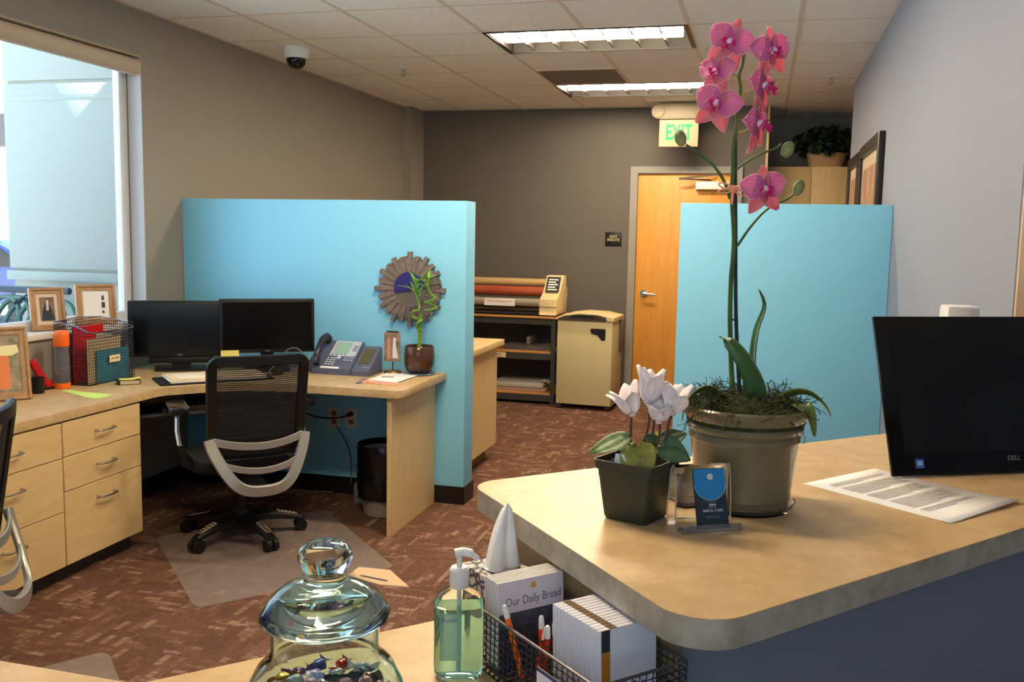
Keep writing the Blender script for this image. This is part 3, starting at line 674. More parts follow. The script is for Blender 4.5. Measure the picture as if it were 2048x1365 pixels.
def folder(name, label, x, y0, y1, z1, m, cat='folder', th=.006, tab=None):
    t = thing(name, label, cat, (FX+x, FY, ZD+.003))
    MB().box(-th/2, th/2, y0, y1, 0, z1, bev=.001, seg=1).build('cover', m, t)
    if tab: MB().box(-th/2+.001, th/2-.001, tab[0], tab[1], z1+.0005, z1+.02).build('tab', mat('tabm', (236, 222, 200), .7), t)
    return t
folder('blue_leaflet', 'blue printed leaflet at the front of the file basket', -.012, .07, .31, .165, mat('leaflet_blue', (60, 150, 180), .6, c2=(70, 160, 190), vscale=9))
folder('manila_folder', 'tan manila folder behind the blue leaflet in the basket', -.026, .02, .27, .225, mat('manila', (214, 190, 148), .7), tab=(.09, .2))
folder('notebook', 'dark notebook with pale spine at the end of the basket', -.042, .2, .325, .19, mat('nb', (60, 44, 60), .5), th=.012)
folder('hanging_folder', 'red hanging folder in the wire basket', -.1, .01, .23, .285, MATS['red'], th=.012)
folder('hanging_folder', 'dark red folder standing behind the bright red one', -.13, .01, .2, .25, mat('darkred', (120, 18, 24), .5), th=.01)
folder('hanging_folder', 'olive green folder at the back of the wire basket', -.17, .01, .3, .215, mat('olive', (96, 98, 44), .6), th=.01)

# bottle, stapler, cup, notes, frames
wb_ = thing('water_bottle', 'clear water bottle with orange cap and orange base', 'bottle', tuple(Pz(126, 777, ZD)+Vector((0, 0, .0005))))
MB().lathe([(0, 0), (.033, 0), (.036, .004), (.035, .028), (.0, .028)], 28).build('base', MATS['orange'], wb_)
MB().lathe([(.034, .0285), (.0345, .1), (.034, .17), (.0325, .205), (.03, .205), (.0315, .17), (.032, .1), (.0315, .0285)], 28).build('body', mat('bottle_clear', (240, 236, 245), .05, trans=.92, ior=1.15), wb_)
MB().lathe([(0, .029), (.031, .029), (.031, .07), (0, .07)], 24).build('water', mat('water', (232, 220, 225), .02, trans=1, ior=1.1), wb_)
MB().lathe([(.0, .206), (.035, .206), (.0365, .212), (.0365, .262), (.033, .274), (.024, .282), (0, .284)], 28).build('cap', MATS['orange'], wb_)
a = Pz(98, 779, ZD); 
sp = thing('stapler', 'red stapler standing upright between the cup and the file basket', 'stapler', (a.x-.012, a.y, ZD+.0005), math.radians(250))
MB().prism(fillet([(-.03, -.022), (.05, -.022), (.05, .022), (-.03, .022)], .01), 0, .012, bev=.003).build('base', MATS['black'], sp)
MB(T3(0, 0, .014) @ Ry(28)).box(-.018, .018, -.017, .017, .012, .15, bev=.009).build('top_arm', MATS['red'], sp)
MB(T3(0, 0, .014) @ Ry(28)).box(-.0195, -.0182, -.006, .006, .05, .14).build('arm_strip', mat('pinkish', (206, 120, 124), .4), sp)
MB().lathe([(0, .0125), (.024, .0125), (.027, .025), (.022, .042), (.01, .05), (0, .051)], 20, c=(-.004, 0, 0)).build('head', MATS['red'], sp)
a = Pz(76, 787, ZD)
tag(MB(T3(a.x, a.y, ZD+.0005)).lathe([(0, 0), (.026, 0), (.029, .004), (.03, .075), (.027, .075), (.026, .006), (0, .006)], 24).build('clip_cup', MATS['black']), 'small black cup beside the red stapler', 'cup')
gp = tag(MB().prism(q2([(121, 782), (143, 780.5), (160, 784), (226, 790), (200, 798), (178, 797)]), ZD+.0006, ZD+.0016).build('note_sheet', MATS['lime']), 'pale lime note sheet in front of the water bottle', 'paper')
a = Pz(257, 768, ZD)
pd = thing('sticky_note_dispenser', 'black sticky note box with curled yellow note on top', 'sticky notes', (a.x, a.y, ZD+.0005), math.radians(40))
MB().box(-.055, .055, -.04, .04, 0, .022, bev=.003).build('box', MATS['black'], pd)
MB().box(-.04, .05, -.0412, -.0402, .003, .02).build('box_label', mat('pale_label', (196, 186, 150), .7), pd)
MB().grid(8, 1, lambda s, t: (-.045+s*.1, -.036+t*.07, .024+.008*(s-.5)**2*4*(1 if s > .5 else .2))).build('note', MATS['yellow'], pd, solid=.001)

def photo_frame(M, W, H, label, pic, fw=.03, note=False, inner=None):
    t = thing('framed_photo', label, 'photo frame', M=M)
    b = MB()
    for (x0, x1, y0, y1) in ((-W/2, -W/2+fw, 0, H), (W/2-fw, W/2, 0, H), (-W/2+fw, W/2-fw, 0, fw), (-W/2+fw, W/2-fw, H-fw, H)): b.box(x0, x1, y0, y1, 0, .012)
    ri = .014
    for (x0, x1, y0, y1) in ((-W/2, -W/2+ri, 0, H), (W/2-ri, W/2, 0, H), (-W/2+ri, W/2-ri, 0, ri), (-W/2+ri, W/2-ri, H-ri, H)): b.box(x0, x1, y0, y1, .012, .02, bev=.003, seg=1)
    b.build('moulding', MATS['frame_wood'], t)
    MB().box(-W/2+fw, W/2-fw, fw, H-fw, .001, .006).build('mount', mat('mount', (224, 208, 182), .7), t)
    inn = inner or .0
    pm = MB().box(-W/2+fw+inn, W/2-fw-inn, fw+inn, H-fw-inn, .0062, .0075).build('photograph', pic, t)
    MB(T3(0, H*.55, -.001) @ Rx(-158)).box(-.03, .03, 0, .52*H, -.002, .002).build('easel_back', MATS['black'], t)
    return t, pm
def lean(o, xd, tilt):
    x = Vector(xd).normalized(); back = Vector((-x.y, x.x, 0))
    return frame(o, x, Vector((0, 0, 1))*math.cos(math.radians(tilt))+back*math.sin(math.radians(tilt)))
br = Pz(64, 798, ZD); d = Vector((.62, .78, 0)).normalized()
c0 = br-d*.12; c0.z = ZD+.001
t, pm = photo_frame(lean(c0, d, 14), .24, .33, 'light wood photo frame with a yellow note, in front of the cup', mat('pic_a', (90, 110, 66), .5, c2=(198, 170, 150), vscale=12), fw=.035)
MB().prism(fillet([(-.075, .03), (.0, .03), (.0, .17), (-.02, .2), (-.06, .19)], .01), .0078, .0082).build('figure_orange', mat('fig_or', (238, 140, 84), .7), pm).matrix_local = T3(.04, .02, 0)
MB().prism([(-.06, .24), (.075, .25), (.08, .215), (.05, .2), (-.06, .205)], .0078, .0086).build('yellow_note', mat('note_y', (248, 236, 180), .7), pm)
SZ = WZ0+.0025
t, pm = photo_frame(lean((-3.43, 3.93, SZ), (.5, .87, 0), 10), .165, .215, 'wooden photo frame on the sill with a dark couple portrait', mat('pic_b', (150, 126, 100), .5, c2=(110, 92, 76), vscale=9), fw=.03, inner=.018)
MB().prism(fillet([(-.03, .05), (.032, .05), (.02, .1), (.008, .14), (-.008, .14), (-.022, .1)], .006), .0078, .0084).build('figures', mat('fig_nav', (48, 56, 72), .7), pm)
MB().prism(fillet([(-.006, .1), (.006, .1), (.008, .15), (-.004, .152)], .003), .0085, .009).build('figure_light', mat('fig_lt', (224, 206, 190), .7), pm)
t, pm = photo_frame(lean((-3.42, 4.27, SZ), (.62, .78, 0), 9), .2, .215, 'wooden frame on the sill with a white card of dark script', MATS['paper'], fw=.032, inner=.004)
MB().box(.03, .04, .06, .075, .0078, .0084).box(.028, .045, .09, .12, .0078, .0084).box(.03, .042, .13, .155, .0078, .0084).build('script_marks', MATS['ink'], pm)
ys = tag(MB(lean((-3.375, 3.70, ZD+.001), (.5, .87, 0), 6)).box(-.012, .012, 0, .2, 0, .004).build('highlighter_strip', mat('yell_strip', (226, 220, 60), .6)), 'bright yellow card strip standing below the window sill', 'card')

# under the desk: outlets, cords, bin
def outlet(u, v, label):
    a = Py(u, v, 5.012)
    t = thing('wall_outlet', label, 'outlet', (a.x, 5.0115, a.z))
    MB().box(-.036, .036, -.006, 0, -.058, .058, bev=.003).build('cover_plate', MATS['cream'] if False else mat('plate', (226, 214, 198), .5), t)
    for z in (-.024, .024):
        s = MB(frame((0, -.0062, z), (1, 0, 0), (0, 0, 1))).prism(fillet([(-.016, -.014), (.016, -.014), (.016, .014), (-.016, .014)], .006), 0, .002).build('socket', mat('socket', (120, 104, 92), .5), t)
outlet(669, 835, 'four socket wall outlet without a plug under the desk')
outlet(703, 836, 'wall outlet with a black plug under the desk')
a = Py(703, 828, 5.012)
pc_ = thing('plug_in_cable', 'black power cord plugged into the wall outlet under the desk', 'cord', (a.x, 5.0, a.z))
MB().cyl((0, .0035, 0), (0, -.03, 0), .014).build('plug', MATS['black'], pc_)
MB().tube(spline([(0, -.03, 0), (-.05, -.05, -.015), (-.2, -.05, -.02), (-.4, -.04, .03), (-.65, -.04, .02)], 6), .005, 6).build('cable', MATS['black'], pc_)
f1 = [Pz(u, v, .008) for u, v in ((560, 982), (640, 984), (690, 982))]
b = MB().tube(spline([f1[0], f1[1], f1[2], Py(702, 960, 4.99), Py(698, 900, 4.995), Py(672, 850, 5.0)], 6), .004, 6)
tag(b.build('network_cable', mat('grey_cable', (112, 106, 100), .6)), 'thin grey cable running up the blue wall behind the chair', 'cord')
bn = thing('waste_bin', 'waste bin lined with a black bag under the desk', 'waste bin', (-1.962, 4.72, 0))
MB().lathe([(0, .002), (.105, .002), (.11, .006), (.14, .36), (.136, .36), (.107, .01), (0, .01)], 30).build('bin', mat('bin_beige', (150, 140, 126), .5), bn)
Rg = random.Random(9); nz = [[Rg.uniform(-.006, .006) for _ in range(33)] for _ in range(16)]
def bag(s, t):
    a = 2*PI*t; i = int(s*12); j = int(t*32) % 32; z = .1+s*.295; r = .122+.0886*(z-.05)*.55+.012+nz[i][j]+.004*math.sin(9*a+5*s)
    if s > .85: r = .154 - (s-.85)*.08
    return (r*math.cos(a), r*math.sin(a), z)
MB().grid(12, 32, bag).build('bin_liner', mat('bag', (14, 14, 15), .22), bn)
bx = tag(MB(T3(-2.16, 4.87, 0)).box(-.03, .03, -.04, .04, 0.0005, .12, bev=.003).build('power_adapter', mat('grey_box', (120, 118, 126), .5)), 'pale grey power adapter box on the floor beside the bin', 'adapter')

# ================================================================== CHAIRS AND MATS
mm = mat('vinyl_mat', (176, 160, 152), .28, alpha=.34)
MATC = [Pz(390, 1219, 0), Pz(310, 1075, 0), None, Pz(790, 1136, 0)]; MATC[2] = MATC[1]+MATC[3]-MATC[0]
tag(MB().prism(fillet([(p.x, p.y) for p in MATC], .05), .0005, .003).build('chair_mat', mm), 'clear vinyl chair mat under the desk chair', 'chair mat')
a = Pz(215, 1303, 0); d1 = (Pz(110, 1330, 0)-a).normalized(); d2 = (Pz(240, 1365, 0)-a).normalized()
tag(MB().prism(fillet([(p.x, p.y) for p in (a, a+d1*.9, a+d1*.9+d2*1.0, a+d2*1.0)], .04), .0005, .003).build('chair_mat', mm), 'clear vinyl chair mat showing behind the low counter', 'chair mat')

def mesh_mat():
    m = bpy.data.materials.new('chair_mesh'); m.use_nodes = True; nt = m.node_tree; N = nt.nodes; L = nt.links; b = N['Principled BSDF']
    b.inputs['Base Color'].default_value = lin((14, 14, 15)); b.inputs['Roughness'].default_value = .6
    tc = N.new('ShaderNodeTexCoord'); wv = []
    for ax, sc in (('X', 70), ('Z', 34)):
        w_ = N.new('ShaderNodeTexWave'); w_.bands_direction = ax; w_.inputs['Scale'].default_value = sc; L.new(tc.outputs['Object'], w_.inputs[0]); wv.append(w_)
    mu = N.new('ShaderNodeMath'); mu.operation = 'MAXIMUM'; L.new(wv[0].outputs['Fac'], mu.inputs[0]); L.new(wv[1].outputs['Fac'], mu.inputs[1])
    r = N.new('ShaderNodeValToRGB'); r.color_ramp.elements[0].position = .45; r.color_ramp.elements[0].color = (.35, .35, .35, 1); r.color_ramp.elements[1].position = .7
    L.new(mu.outputs[0], r.inputs[0]); L.new(r.outputs[0], b.inputs['Alpha']); MATS['chair_mesh'] = m
mesh_mat()
mat('arm_black', (26, 28, 34), .22)
mat('foot_beige', (190, 172, 146), .4)
def office_chair(label, x, y, rz, lift=0., legrot=0., armz=.66, group=None):
    t = thing('office_chair', label, 'chair', (x, y, 0.0035), math.radians(rz))
    # five star base
    for k in range(5):
        a = math.radians(legrot+72*k-rz); c, s_ = math.cos(a), math.sin(a); LM = Matrix(((c, -s_, 0, 0), (s_, c, 0, 0), (0, 0, 1, 0), (0, 0, 0, 1)))
        b = MB(LM); n = 6; rings = []
        for i in range(n+1):
            q = i/n; X = .03+.27*q; wd = .036-.014*q; zt = .125-.045*q+.01*math.sin(PI*q); zb = zt-.045+.02*q
            rings.append([b.v(p) for p in ((X, -wd, zb), (X, -wd, zt-.01), (X, -wd*.6, zt), (X, wd*.6, zt), (X, wd, zt-.01), (X, wd, zb))])
        for r0, r1 in zip(rings, rings[1:]):
            for j in range(6): b.f((r0[j], r0[(j+1) % 6], r1[(j+1) % 6], r1[j]))
        b.f(rings[0]); b.f(rings[-1][::-1])
        lg = b.build('base_leg', MATS['black'], t)
        fp = MB(LM @ T3(.225, 0, .1012) @ Ry(14)).prism(fillet([(-.05, -.017), (.055, -.014), (.055, .014), (-.05, .017)], .008), 0, .003).build('foot_plate', MATS['foot_beige'], lg)
        sl = MB(LM @ T3(.225, 0, .1012) @ Ry(14))
        for i in range(5): sl.box(-.038+i*.02, -.028+i*.02, -.011, .011, .003, .0042)
        sl.build('grip_slots', MATS['black'], lg)
        cw = MB(LM @ T3(.295, 0, 0))
        cw.cyl((-.0, -.03, .03), (-.0, -.006, .03), .03, n=18).cyl((0, .006, .03), (0, .03, .03), .03, n=18).tube([(0, -.008, .045), (0, .0, .066), (0, .008, .045)], .014, 8).cyl((.0, 0, .05), (0, 0, .07), .012)
        cw.build('caster', MATS['black'], t)
    MB().cyl((0, 0, .085), (0, 0, .15), .045).cyl((0, 0, .15), (0, 0, .26), .03).cyl((0, 0, .26), (0, 0, .335+lift), .018).build('gas_column', MATS['black'], t)
    z = lift
    MB().box(-.1, .1, -.13, .12, .335+z, .375+z, bev=.012).build('tilt_mechanism', MATS['black'], t)
    MB().tube([(.09, 0, .352+z), (.2, -.02, .34+z)], .007, 8).box(.2, .27, -.045, .005, .327+z, .345+z, bev=.008).build('lever', MATS['silver_paint'], t)
    # seat
    def seat(s, q):
        u = s*2-1; v = q*2-1; return (u*.25*(1-.06*v*v), .0+v*.24, 0)
    sp = fillet([(-.25, -.2), (.25, -.2), (.245, .25), (-.245, .25)], [.09, .09, .12, .12])
    MB().prism(sp, .376+z, .44+z, bev=.022, seg=3).build('seat', MATS['black_soft'], t)
    # backrest frame and mesh: bowed, leaning back a little
    def bp(xx, zz, off=0.): return (xx, -.30+.9*xx*xx*.8-.16*(zz-.5)-off, zz+z)
    W2, ZB, ZT = .235, .50, .95
    ring = fillet([(-W2*.95, ZB), (W2*.95, ZB), (W2, ZT+.0), (-W2, ZT+.0)], [.05, .05, .035, .035], 5)
    full = []
    for i in range(len(ring)):
        p, q = Vector(ring[i]), Vector(ring[(i+1) % len(ring)]); n = max(1, int((q-p).length/.05))
        for j in range(n): full.append(p+(q-p)*j/n)
    MB().ribbon([bp(p.x*.925, ZB+(p.y-ZB)*.95+.012) for p in full], .05, .028, closed=True).build('back_frame', MATS['black'], t)
    MB().grid(12, 10, lambda s, q: bp((s*2-1)*W2*.93, ZB+.01+q*(ZT-ZB-.02), -.002)).build('mesh_panel', MATS['chair_mesh'], t)
    # silver lumbar support
    sil = MATS['silver_paint']
    def sp_(xx, zz): return (xx, -.345+.72*xx*xx-.28*(.575-zz), zz+z)
    U = [(-.225, .575), (-.215, .53), (-.185, .46), (-.14, .385), (-.085, .345), (0, .335), (.085, .345), (.14, .385), (.185, .46), (.215, .53), (.225, .575)]
    b = MB().ribbon([sp_(p.x, p.y) for p in spline([(a, c, 0) for a, c in U], 4)], .055, .022, nrm=(0, 1, .1))
    b.build('back_support', sil, t, label='silver U-shaped back support')
    for zc, hw, wd in ((.565, .21, .038), (.455, .165, .032)):
        MB().ribbon([sp_(-hw+2*hw*i/12, zc-.03*(1-((i-6)/6)**2)) for i in range(13)], wd, .012, nrm=(0, 1, 0)).build('support_bar', sil, t)
    MB().ribbon([(0, -.405, .34+z), (0, -.29, .335+z), (0, -.13, .352+z)], .09, .03, nrm=(0, 0, 1)).build('back_bracket', MATS['black'], t)
    MB().grid(8, 6, lambda s, q: bp((s*2-1)*.2, .46+q*.1, -.05)).build('lumbar_pad', MATS['black_soft'], t, solid=.02)
    # arms
    for sx in (-1, 1):
        az = armz
        pd = [(-.047, -.13), (.047, -.13), (.045, .12), (-.045, .12)]
        ap = MB(T3(sx*.30, .02, az+z) @ Rz(sx*6)).prism(fillet(pd, .03), 0, .036, bev=.012, seg=3).build('armrest_pad', MATS['arm_black'], t)
        MB().ribbon([(sx*.305, .0, az-.001+z), (sx*.312, -.02, az-.09+z), (sx*.305, -.05, az-.17+z)], .042, .022, nrm=(1, 0, 0)).build('arm_post', MATS['chrome'], t)
        MB().ribbon([(sx*.303, -.055, az-.15+z), (sx*.29, -.06, az-.24+z), (sx*.22, -.05, .385+z), (sx*.1, -.03, .372+z)], .055, .032, nrm=(1, 0, .3)).build('arm_bracket', MATS['black'], t)
    return t
office_chair('black mesh office chair with silver back support pulled up to the corner desk', -2.48, 4.12, 46, 0, -104)
office_chair('black mesh office chair beside the maple drawers, turned to the window', -2.63, 2.25, 117, 0, 40)

# ================================================================== RECEPTION COUNTER
ZC, ZL = 1.103, .93
LS = .824; LSM = Matrix.Diagonal((LS, LS, LS, 1))      # counter-top items are modelled at 1:0.824
UA = Vector((.682, .731, 0)); VA = Vector((.731, -.682, 0)); CA = math.degrees(math.atan2(.731, .682))
def UV(u, v, z=0.): p = UA*u+VA*v; return Vector((p.x, p.y, z))
cp = fillet([(-.052, 1.034), (1.25, 2.57), (.605, 2.57), (-.484, 1.553)], [.065, 0, 0, .055], 10)
ct = thing('transaction_counter', 'high beige laminate counter with rounded corners carrying the orchid', 'counter', (0, 0, 0))
MB().prism(cp, ZC-.038, ZC-.0012).build('edge_band', MATS['laminate_cool_edge'], ct)
MB().prism(cp, ZC-.0012, ZC).build('top_surface', MATS['laminate'], ct)
cw_ = [UV(.813, -.868), UV(2.45, -.868), UV(2.45, -.98), UV(.813, -.98)]
struct('wall_counter', MB().prism([(p.x, p.y) for p in cw_ if True], 0, ZC-.0385), 'paint_counter', 'grey painted knee wall below the high counter')
e_ = [UV(.797, -.87), UV(.812, -.87), UV(.812, -1.30), UV(.797, -1.30)]
tag(MB().prism([(p.x, p.y) for p in e_], 0, ZC-.0385).build('counter_end_panel', mat('end_tan', (176, 154, 116), .55)), 'tan laminate end panel below the high counter', 'panel')
lc = [(-2.1, 1.06), (-.787, 1.040), tuple(UV(.7965, -1.273)[:2]), tuple(UV(.7965, -.80)[:2]), tuple(UV(.16, -.80)[:2]), (-.62, .55), (-2.1, .55)]
tag(MB().prism(fillet(lc, [0, .01, 0, 0, 0, 0, 0]), ZL-.036, ZL, bev=.002, seg=1).build('low_counter', MATS['laminate']), 'low beige laminate counter holding the glass jar and basket', 'counter')
struct('wall_low_counter', MB().prism([(-2.1, .57), (-.63, .57), tuple(UV(.16, -.83)[:2]), tuple(UV(.79, -.83)[:2]), tuple(UV(.79, -.91)[:2]), tuple(UV(.2, -.91)[:2]), (-.66, .65), (-2.1, .65)], 0, ZL-.0365), 'paint_counter', 'grey knee wall below the low counter')

# monitor leaning back on the counter
bl_ = Pz(1785, 958, ZC); d = Vector((.8944, .4472, 0)); back = Vector((-.4472, .8944, 0)); ti = math.radians(18)
M = frame(bl_+d*.255+Vector((0, 0, .0035)), d, Vector((0, 0, 1))*math.cos(ti)+back*math.sin(ti))
mo = thing('all_in_one_computer', 'black all-in-one touch computer leaning on the high counter', 'computer', M=M)
MB().box(-.238, .238, .014, .29, -.03, -.0065, bev=.006).build('case', MATS['black'], mo)
MB().box(-.255, .255, 0, .306, -.006, .001, bev=.0015).build('bezel', MATS['black_gloss'], mo)
MB().box(-.225, .225, .042, .282, .0011, .0018).build('screen', mat('screen_grey', (18, 17, 16), .18), mo)
s_ = MB().box(-.205, -.187, .014, .031, .0011, .0016).build('sticker', mat('sticker', (66, 104, 190), .5), mo, label='small blue processor sticker')
MB().box(-.201, -.191, .019, .027, .0017, .0019).build('sticker_mark', mat('sticker_lt', (170, 196, 235), .5), s_)
text('logo', 'DELL', .013, mat('logo_grey', (128, 126, 122), .4), mo, frame((.008, .027, .0013), (1, 0, 0), (0, 1, 0)), ext=.0002)
MB(T3(0, .15, -.031) @ Rx(-150)).box(-.12, .12, 0, .125, -.004, .004).build('easel_stand', MATS['dark_grey'], mo)
wb2 = thing('card_reader_box', 'small white box standing on the counter behind the computer', 'device', (.4265, 2.27, ZC+.0005), math.radians(8))
MB().box(-.034, .034, -.03, .03, 0, .3, bev=.006).build('shell', MATS['white_gloss'], wb2)
MB().box(-.018, .024, -.0312, -.0305, .22, .262).build('slot', MATS['dark_grey'], wb2)
# letter on the counter
pk = [Pz(u, v, ZC) for u, v in ((1612, 965), (1758, 934), (2031, 1006), (1902, 1049))]
ex_ = (pk[1]-pk[0]).normalized(); ey_ = (pk[0]-pk[3]).normalized()
pl = thing('printed_letter', 'white printed sheet lying under the computer edge', 'paper', M=frame(pk[3]+Vector((0, 0, .0006)), ex_, ey_))
MB().grid(1, 12, lambda s, t: (s*.216, t*.279, .006*max(0, .35-t)**2*9*(s*.9+.1))).build('sheet', MATS['paper'], pl, solid=.0005)
tl = MB(); Rt = random.Random(2); y = .245
for para in (3, 7, 6, 8, 3):
    for k in range(para):
        tl.box(.028, .028+(.16 if k < para-1 else .09)*Rt.uniform(.93, 1), y, y+.0016, .0012+.006*max(0, .35-y/.279)**2*9*.3, .0016+.006*max(0, .35-y/.279)**2*9*.3); y -= .0062
    y -= .007
tl.build('text_lines', MATS['grey_ink'], pl)

# business cards in acrylic holder
hM = frame(Pz(1410, 1058, ZC)+Vector((0, 0, .0006)), (.87, .49, 0), (0, 0, 1)) @ Rx(-90)   # local x along, y back, z up
ch = thing('card_holder', 'clear acrylic holder on the counter between the two pots', 'card holder', M=hM)
b = MB(); th = .0028
prB = [(-.026, .013), (-.026, .003), (.004, .003), (.009, .04), (.014, .08), (.022, .094), (.03, .08), (.036, .04), (.04, .003)]
sec = [(v.x, v.y) for v in spline([(y, z, 0) for y, z in prB], 5)]
def strip(s, t):
    k = s*(len(sec)-1); i = min(int(k), len(sec)-2); f_ = k-i
    return ((t-.5)*.09, sec[i][0]*(1-f_)+sec[i+1][0]*f_, sec[i][1]*(1-f_)+sec[i+1][1]*f_)
b.grid(len(sec)-1, 1, strip); b.build('holder_body', MATS['acrylic'], ch, solid=.002)
for xx in (-.0455, .0455): MB().tube([(xx, p, q) for p, q in sec], .0014, 6).build('polished_edge', MATS['acrylic_edge'], ch)
MB().box(-.0455, .0455, -.0275, -.0245, .002, .013, bev=.001).build('front_lip', MATS['acrylic_edge'], ch)
for k in range(4):
    cM = hM @ T3(.004, -.0205+k*.0011, .0055) @ Rx(90-17)
    bcx = thing('business_card', 'navy and blue business card printed 5PM and 9AM & 11AM, front of the holder' if k == 0 else ('blue business card behind the front one in the acrylic holder', 'blue business card third in the acrylic holder', 'blue business card last in the acrylic holder')[k-1], 'card', M=cM)
    MB().box(-.0255, .0255, 0, .089, -.0004, .0004).build('card_stock', mat('card_navy', (36, 48, 62), .5), bcx)
    if k == 0:
        arc = [(.0255*math.cos(PI+PI*i/16)*1.0, .065+.023*math.sin(PI+PI*i/16)) for i in range(17)]
        MB().prism(arc+[(.0255, .089), (-.0255, .089)], .0005, .0007).build('blue_flap', mat('card_blue', (36, 130, 196), .5), bcx)
        MB().tube([(x, y, .0008) for x, y in arc], .0005, 5).build('flap_line', mat('card_line', (150, 180, 190), .5), bcx)
        MB().lathe([(0, .0008), (.0048, .0008), (.0048, .0010), (0, .0010)], 20, c=(.001, .077, 0)).build('emblem', mat('emblem', (206, 212, 216), .5), bcx)
        for s_t, yy, sz in (('5PM', .0345, .0046), ('9AM & 11AM', .0265, .0042)): text('card_lettering', s_t, sz*1.4, MATS['white'], bcx, T3(.001, yy, .0006), ext=.0001)
        lines = MB()
        for yy, wd in ((.0395, .018), (.0305, .014), (.018, .026), (.0155, .02), (.006, .034)): lines.box(-wd/2, wd/2, yy, yy+.0009, .0005, .0006)
        lines.build('small_print', mat('small_print', (112, 122, 130), .6), bcx)

# tissue box
tc_ = UV(.735, -1.182, ZL+.0005)
tb = thing('tissue_box', 'tissue box printed with grey pebbles beside the high counter', 'tissue box', M=T3(*tc_) @ Rz(CA) @ LSM)
def pebble_mat():
    m = bpy.data.materials.new('pebble_print'); m.use_nodes = True; nt = m.node_tree; b = nt.nodes['Principled BSDF']; b.inputs['Roughness'].default_value = .5
    tc = nt.nodes.new('ShaderNodeTexCoord'); v = nt.nodes.new('ShaderNodeTexVoronoi'); v.feature = 'DISTANCE_TO_EDGE'; v.inputs['Scale'].default_value = 52
    r = nt.nodes.new('ShaderNodeValToRGB'); r.color_ramp.elements[0].position = .04; r.color_ramp.elements[0].color = lin((46, 54, 66)); r.color_ramp.elements[1].position = .2; r.color_ramp.elements[1].color = lin((214, 204, 194))
    nt.links.new(tc.outputs['Object'], v.inputs[0]); nt.links.new(v.outputs[0], r.inputs[0]); nt.links.new(r.outputs[0], b.inputs['Base Color']); MATS['pebble_print'] = m
pebble_mat()
MB().box(-.056, .042, -.056, .056, 0, .128, bev=.002).build('carton', MATS['pebble_print'], tb)
MB().lathe([(.0, .1285), (.032, .1285), (.034, .130), (.03, .131), (0, .1302)], 28, c=(-.005, 0, 0)).build('opening_film', mat('film', (190, 200, 214), .15), tb)
Rk = random.Random(4)
def tiss(s, t):
    a = 2*PI*t; r = .033*(1-s)**.55*(1+.28*math.cos(3*a+1)+.12*math.sin(5*a)); return (-.005+r*math.cos(a)+.014*s*s, r*.8*math.sin(a), .131+.118*s)
MB().grid(10, 30, tiss).build('tissue', mat('tissue', (246, 246, 250), .9), tb, smooth=60)

# hand sanitiser
sa = Pz(926, 1344, ZL)
sn = thing('hand_sanitizer', 'green gel hand sanitizer pump bottle beside the wire basket', 'bottle', M=T3(sa.x-.003, sa.y-.013, ZL+.0005) @ Rz(20) @ Matrix.Diagonal((LS*.94, LS*.94, LS*.93, 1)))
SX, SY = .044, .026
gel = mat('gel', (186, 245, 232), .03, trans=.9, ior=1.15)
def oval(b, prof, n=32):
    rings = []
    for k, z in prof:
        pts = []
        for j in range(n):
            a = 2*PI*j/n; c, s_2 = math.cos(a), math.sin(a); e = .6
            pts.append(b.v((math.copysign(abs(c)**e, c)*SX*k, math.copysign(abs(s_2)**e, s_2)*SY*k, z)))
        rings.append(pts)
    for r0, r1 in zip(rings, rings[1:]):
        for j in range(n): b.f((r0[j], r0[(j+1) % n], r1[(j+1) % n], r1[j]))
    b.f(rings[0][::-1]); b.f(rings[-1])
b = MB(); oval(b, [(.8, 0), (.95, .006), (1, .016), (1, .12), (.97, .14), (.8, .154), (.5, .162), (.42, .166)]); b.build('bottle', mat('clear_green', (250, 255, 253), .02, trans=1, ior=1.18), sn)
b = MB(); oval(b, [(.76, .005), (.93, .012), (.95, .02), (.95, .118), (.93, .132)]); b.build('gel', gel, sn)
MB().cyl((0, 0, .012), (0, 0, .165), .004, n=10).build('dip_tube', MATS['white'], sn)
MB().lathe([(0, .1665), (.0165, .1665), (.0175, .172), (.0175, .2), (.014, .204), (0, .205)], 24).build('collar', MATS['white_gloss'], sn)
MB().cyl((0, 0, .204), (0, 0, .226), .005, n=12).tube(spline([(-.008, 0, .228), (.006, 0, .2305), (.02, -.002, .228), (.032, -.004, .218)], 5), [.0085]*6+[.008]*5+[.0055]*5, 12).build('pump', MATS['white_gloss'], sn)
lbm = mat('san_label', (150, 205, 190), .4, alpha=.55)
lb_ = MB().box(-.034, .004, -SY-.0012, -SY-.0006, .04, .128).build('label', lbm, sn)
text('label_lettering', 'Purell', .0125, mat('purple', (84, 66, 150), .5), lb_, frame((-.018, -SY-.0014, .115), (1, 0, 0), (0, 0, 1)), ext=.0001)

# wire basket with booklets, brochures and pens
BU0, BU1, BV0, BV1, BZ = .785, .955, -1.366, -1.005, .105
wbk = thing('wire_basket', 'dark wire basket holding booklets, brochures and pens', 'basket', M=frame(UV(0, 0, ZL+.0005), tuple(UA), tuple(-VA)) @ LSM)   # local x=u, y=-v, z=up
y0, y1 = -BV1, -BV0
wd_ = mat('basket_wire', (40, 38, 46), .45, metal=.5)
def dwires(p0, ux, uz, nx, nz):
    b = MB(); p0 = Vector(p0); ux = Vector(ux); uz = Vector(uz); nr = ux.cross(uz).normalized()
    for i in range(nx+1):
        b.tube([p0+ux*(i/nx)+uz*(j/(nz*2))+ux.normalized()*(.0016*(1 if j % 2 else -1)) for j in range(nz*2+1)], .0013, 4, caps=False)
    for j in range(nz+1): b.tube([p0+uz*j/nz, p0+uz*j/nz+ux], .0011, 4, caps=False)
    return b
